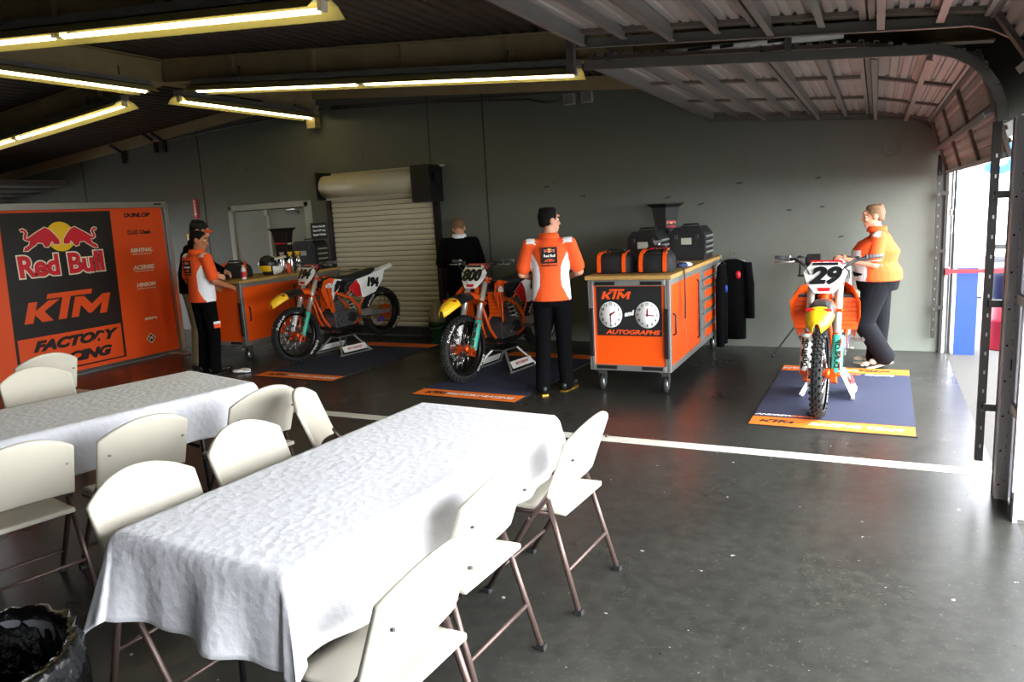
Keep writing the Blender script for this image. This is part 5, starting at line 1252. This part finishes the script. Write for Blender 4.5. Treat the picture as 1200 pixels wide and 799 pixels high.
t = thing('tripod_stand', 'black tripod stand between the wall and the motorcycle facing the camera', 'stand', (-.66, 8.56, 0))
MB().cyl((0, 0, .2), (0, 0, 1.1), .016, 12).cyl((0, 0, .55), (0, 0, .62), .028, 12).build('pole', 'black_plastic', t)
for k in range(3):
    a = PI * (1.05 + 2 * k / 3); q = (.34 * math.cos(a), .34 * math.sin(a))
    l = MB().bar((0, 0, .5), (q[0], q[1], .02), .022, .014).ball((q[0], q[1], .018), .018, 0, 10); l.build('leg', 'black_plastic', t)
MB().box((.07, 0, 1.02), (.14, .1, .22)).build('head_box', 'black_plastic', t, bevel=.01)
MB().cyl((-.07, 0, .9), (-.07, 0, 1.12), .009, 8).cyl((-.10, 0, 1.1), (-.03, 0, 1.1), .009, 8).cyl((-.09, 0, .9), (.0, 0, .9), .012, 8).build('crank', 'black_plastic', t)
MT('green_plastic', '#123a22', .4)
t = thing('bucket', 'dark green bucket on the floor at the right foot of the roller shutter', 'bucket', (-5.48, 8.72, 0))
MB().lathe([(.11, 0), (.115, .01), (.14, .27), (.148, .27), (.148, .285), (.135, .285), (.105, .02), (0, .02)], 24).build('pail', 'green_plastic', t)
MB().tube([(.14 * math.cos(a * PI / 10), -.14 * abs(math.sin(a * PI / 10)) - .01, .27 - .06 * math.sin(a * PI / 10)) for a in range(11)], .004, 6).build('bail_handle', 'steel', t)
o = MB(); n = 24
o.rings([[V((math.cos(2 * PI * i / n) * a * (1 + .1 * math.sin(5 * i + z * 40)), math.sin(2 * PI * i / n) * a * (1 + .1 * math.cos(4 * i + z * 30)), z)) for i in range(n)] for z, a in ((.0, .10), (.05, .125), (.14, .11), (.24, .07), (.32, .03))])
o = tag(o.build('khaki_sack', 'khaki'), 'khaki cloth sack piled on the green bucket', 'sack'); o.location = (-5.48, 8.72, .287)

# ------------------------------------------------------------------ outside the open door
MT('red_plastic', '#7a0a1a', .4, var=.08, bump=.2, bscale=12); MT('navy_plastic', '#06081f', .4, var=.1, bump=.3, bscale=14); MT('sign_blue', '#0b4f9c', .5, var=.03); MT('grey_mesh', '#3f3e44', .7, bump=.3)
o = MB().box((.885, 9.27, .44), (.2, .3, .94), 1); o.box((.885, 9.27, 2.4), (.2, .3, 2.98), 0)
o.build('exterior_column', ['ext_white', 'blue'], kind='structure')
ow = MB().box((5.2, 14.1, 2.6), (8, .3, 5.2)).build('exterior_wall', 'ext_white', kind='structure')
a_ = MB(); pol = []
for k in range(25):
    a = R(-150 + 240 * k / 24); pol.append((.26 * math.cos(a), .26 * math.sin(a)))
for k in range(24, -1, -1):
    a = R(-150 + 240 * k / 24); pol.append((.14 * math.cos(a), .14 * math.sin(a)))
a_.prism(pol, .03, frame((1.69, 13.93, 2.18), (1, 0, 0), (0, 0, 1))); a_.prism([(-.14, .14), (.04, .14), (.04, .26), (-.14, .26)], .03, frame((1.69, 13.93, 2.18), (1, 0, 0), (0, 0, 1)))
tag(a_.build('wall_numeral', 'sign_blue'), 'curved blue character high on the white wall outside the door', 'sign')
tape = thing('barrier_tape', 'red barrier tape stretched across the open doorway at the far jamb', 'tape', (0, 0, 0))
MB().box((1.24, 9.0, .885), (1.10, .004, .045)).build('tape_strip', 'red_dark', tape)
MB().box((.685, 9.0, .885), (.03, .05, .07)).build('wall_clip', 'red_dark', tape)
MB().cyl((1.8, 9.0, -.028), (1.8, 9.0, .95), .03, 14).lathe([(.17, -.03), (.17, -.015), (.04, .0)], 20, 0, place(1.8, 9.0, 0)).build('tape_post', 'red_dark', tape)
t = thing('barrel', 'red barrel with dark navy cover outside the doorway', 'barrel', (1.33, 9.62, -.03))
MB().lathe([(.24, 0), (.245, .02), (.235, .3), (.25, .31), (.25, .34), (.235, .35), (.235, .58)], 28).build('barrel_body', 'red_plastic', t)
MB().lathe([(.25, .54), (.255, .6), (.25, .78), (.25, .9), (.2, .93), (0, .935)], 28).build('barrel_cover', 'navy_plastic', t)
t = thing('dome_bin', 'grey bin with white domed lid outside, beyond the barrel', 'trash can', (1.45, 11.3, -.03))
MB().lathe([(.15, 0), (.17, .1), (.2, .85), (.21, .9)], 24).build('bin_body', 'grey_mesh', t); MB().lathe([(.21, .9), (.215, .95), (.2, 1.05), (.15, 1.16), (.06, 1.22), (0, 1.23)], 24).build('domed_lid', 'white_gloss', t)
MB().box((0, -.2, 1.02), (.2, .05, .06)).build('lid_flap', 'black_plastic', t)
for k in range(3):
    bsx = 1.45 + .0 * k
o = MB(); o.prism([(-.5, 0), (.5, 0), (.45, .12), (.3, .7), (-.3, .7), (-.45, .12)], .45, place(1.95, 12.6, -.03, PI / 2))
tag(o.build('road_barrier', 'red_plastic', bevel=.02), 'red plastic road barrier far outside beyond the barrel', 'barrier')
o = MB(); o.tube([(1.45, 12.0, 1.05), (3.4, 12.0, 1.05)], .02, 8); o.tube([(1.75, 12, -.03), (1.75, 12, 1.3)], .02, 8); o.tube([(3.3, 12, -.03), (3.3, 12, 1.3)], .02, 8); o.tube([(1.45, 12, .98), (1.45, 12, 1.14)], .03, 8)
tag(o.build('metal_rail', 'black_plastic'), 'thin black rail outside above the domed bin', 'rail')
# ------------------------------------------------------------------ light and camera
w = bpy.data.worlds.new('World'); bpy.context.scene.world = w; w.use_nodes = True
bg = w.node_tree.nodes['Background']; bg.inputs['Color'].default_value = (.93, .97, 1.0, 1); bg.inputs['Strength'].default_value = 22.

cam = bpy.data.cameras.new('Camera'); co = bpy.data.objects.new('Camera', cam); C.objects.link(co)
cam.sensor_width = 36.; cam.lens = 863.46 / 1200 * 36.; cam.clip_end = 200; cam.clip_start = .05
yaw, pitch, roll = math.radians(-26.485), math.radians(-9.925), math.radians(-3.1232)
f = V((math.sin(yaw) * math.cos(pitch), math.cos(yaw) * math.cos(pitch), math.sin(pitch)))
r0 = V((math.cos(yaw), -math.sin(yaw), 0)); u0 = r0.cross(f)
rr = r0 * math.cos(roll) + u0 * math.sin(roll); uu = -r0 * math.sin(roll) + u0 * math.cos(roll)
mw = Matrix((rr, uu, -f)).transposed().to_4x4(); mw.translation = (0, 0, 1.75); co.matrix_world = mw
sc = bpy.context.scene; sc.camera = co
sc.view_settings.view_transform = 'Standard'; sc.view_settings.look = 'None'; sc.view_settings.gamma = 1.; sc.view_settings.use_curve_mapping = False
sc.view_settings.exposure = 0.
sc.cycles.max_bounces = 8; sc.cycles.diffuse_bounces = 2; sc.cycles.glossy_bounces = 4
sc.cycles.use_denoising = True
sc.cycles.sample_clamp_indirect = 8.
# the door openings guide the sampling of daylight (portals give off no light themselves)
for y0, y1, h in ((4.9, 9.0, 2.12), (.2, 4.42, 2.3)):
    la = bpy.data.lights.new('daylight_portal', 'AREA'); la.shape = 'RECTANGLE'; la.size = y1 - y0; la.size_y = h
    la.cycles.is_portal = True
    lo = bpy.data.objects.new('daylight_portal', la); C.objects.link(lo)
    lo.matrix_world = frame((XR + .3, (y0 + y1) / 2, h / 2), (0, 1, 0), (0, 0, 1))
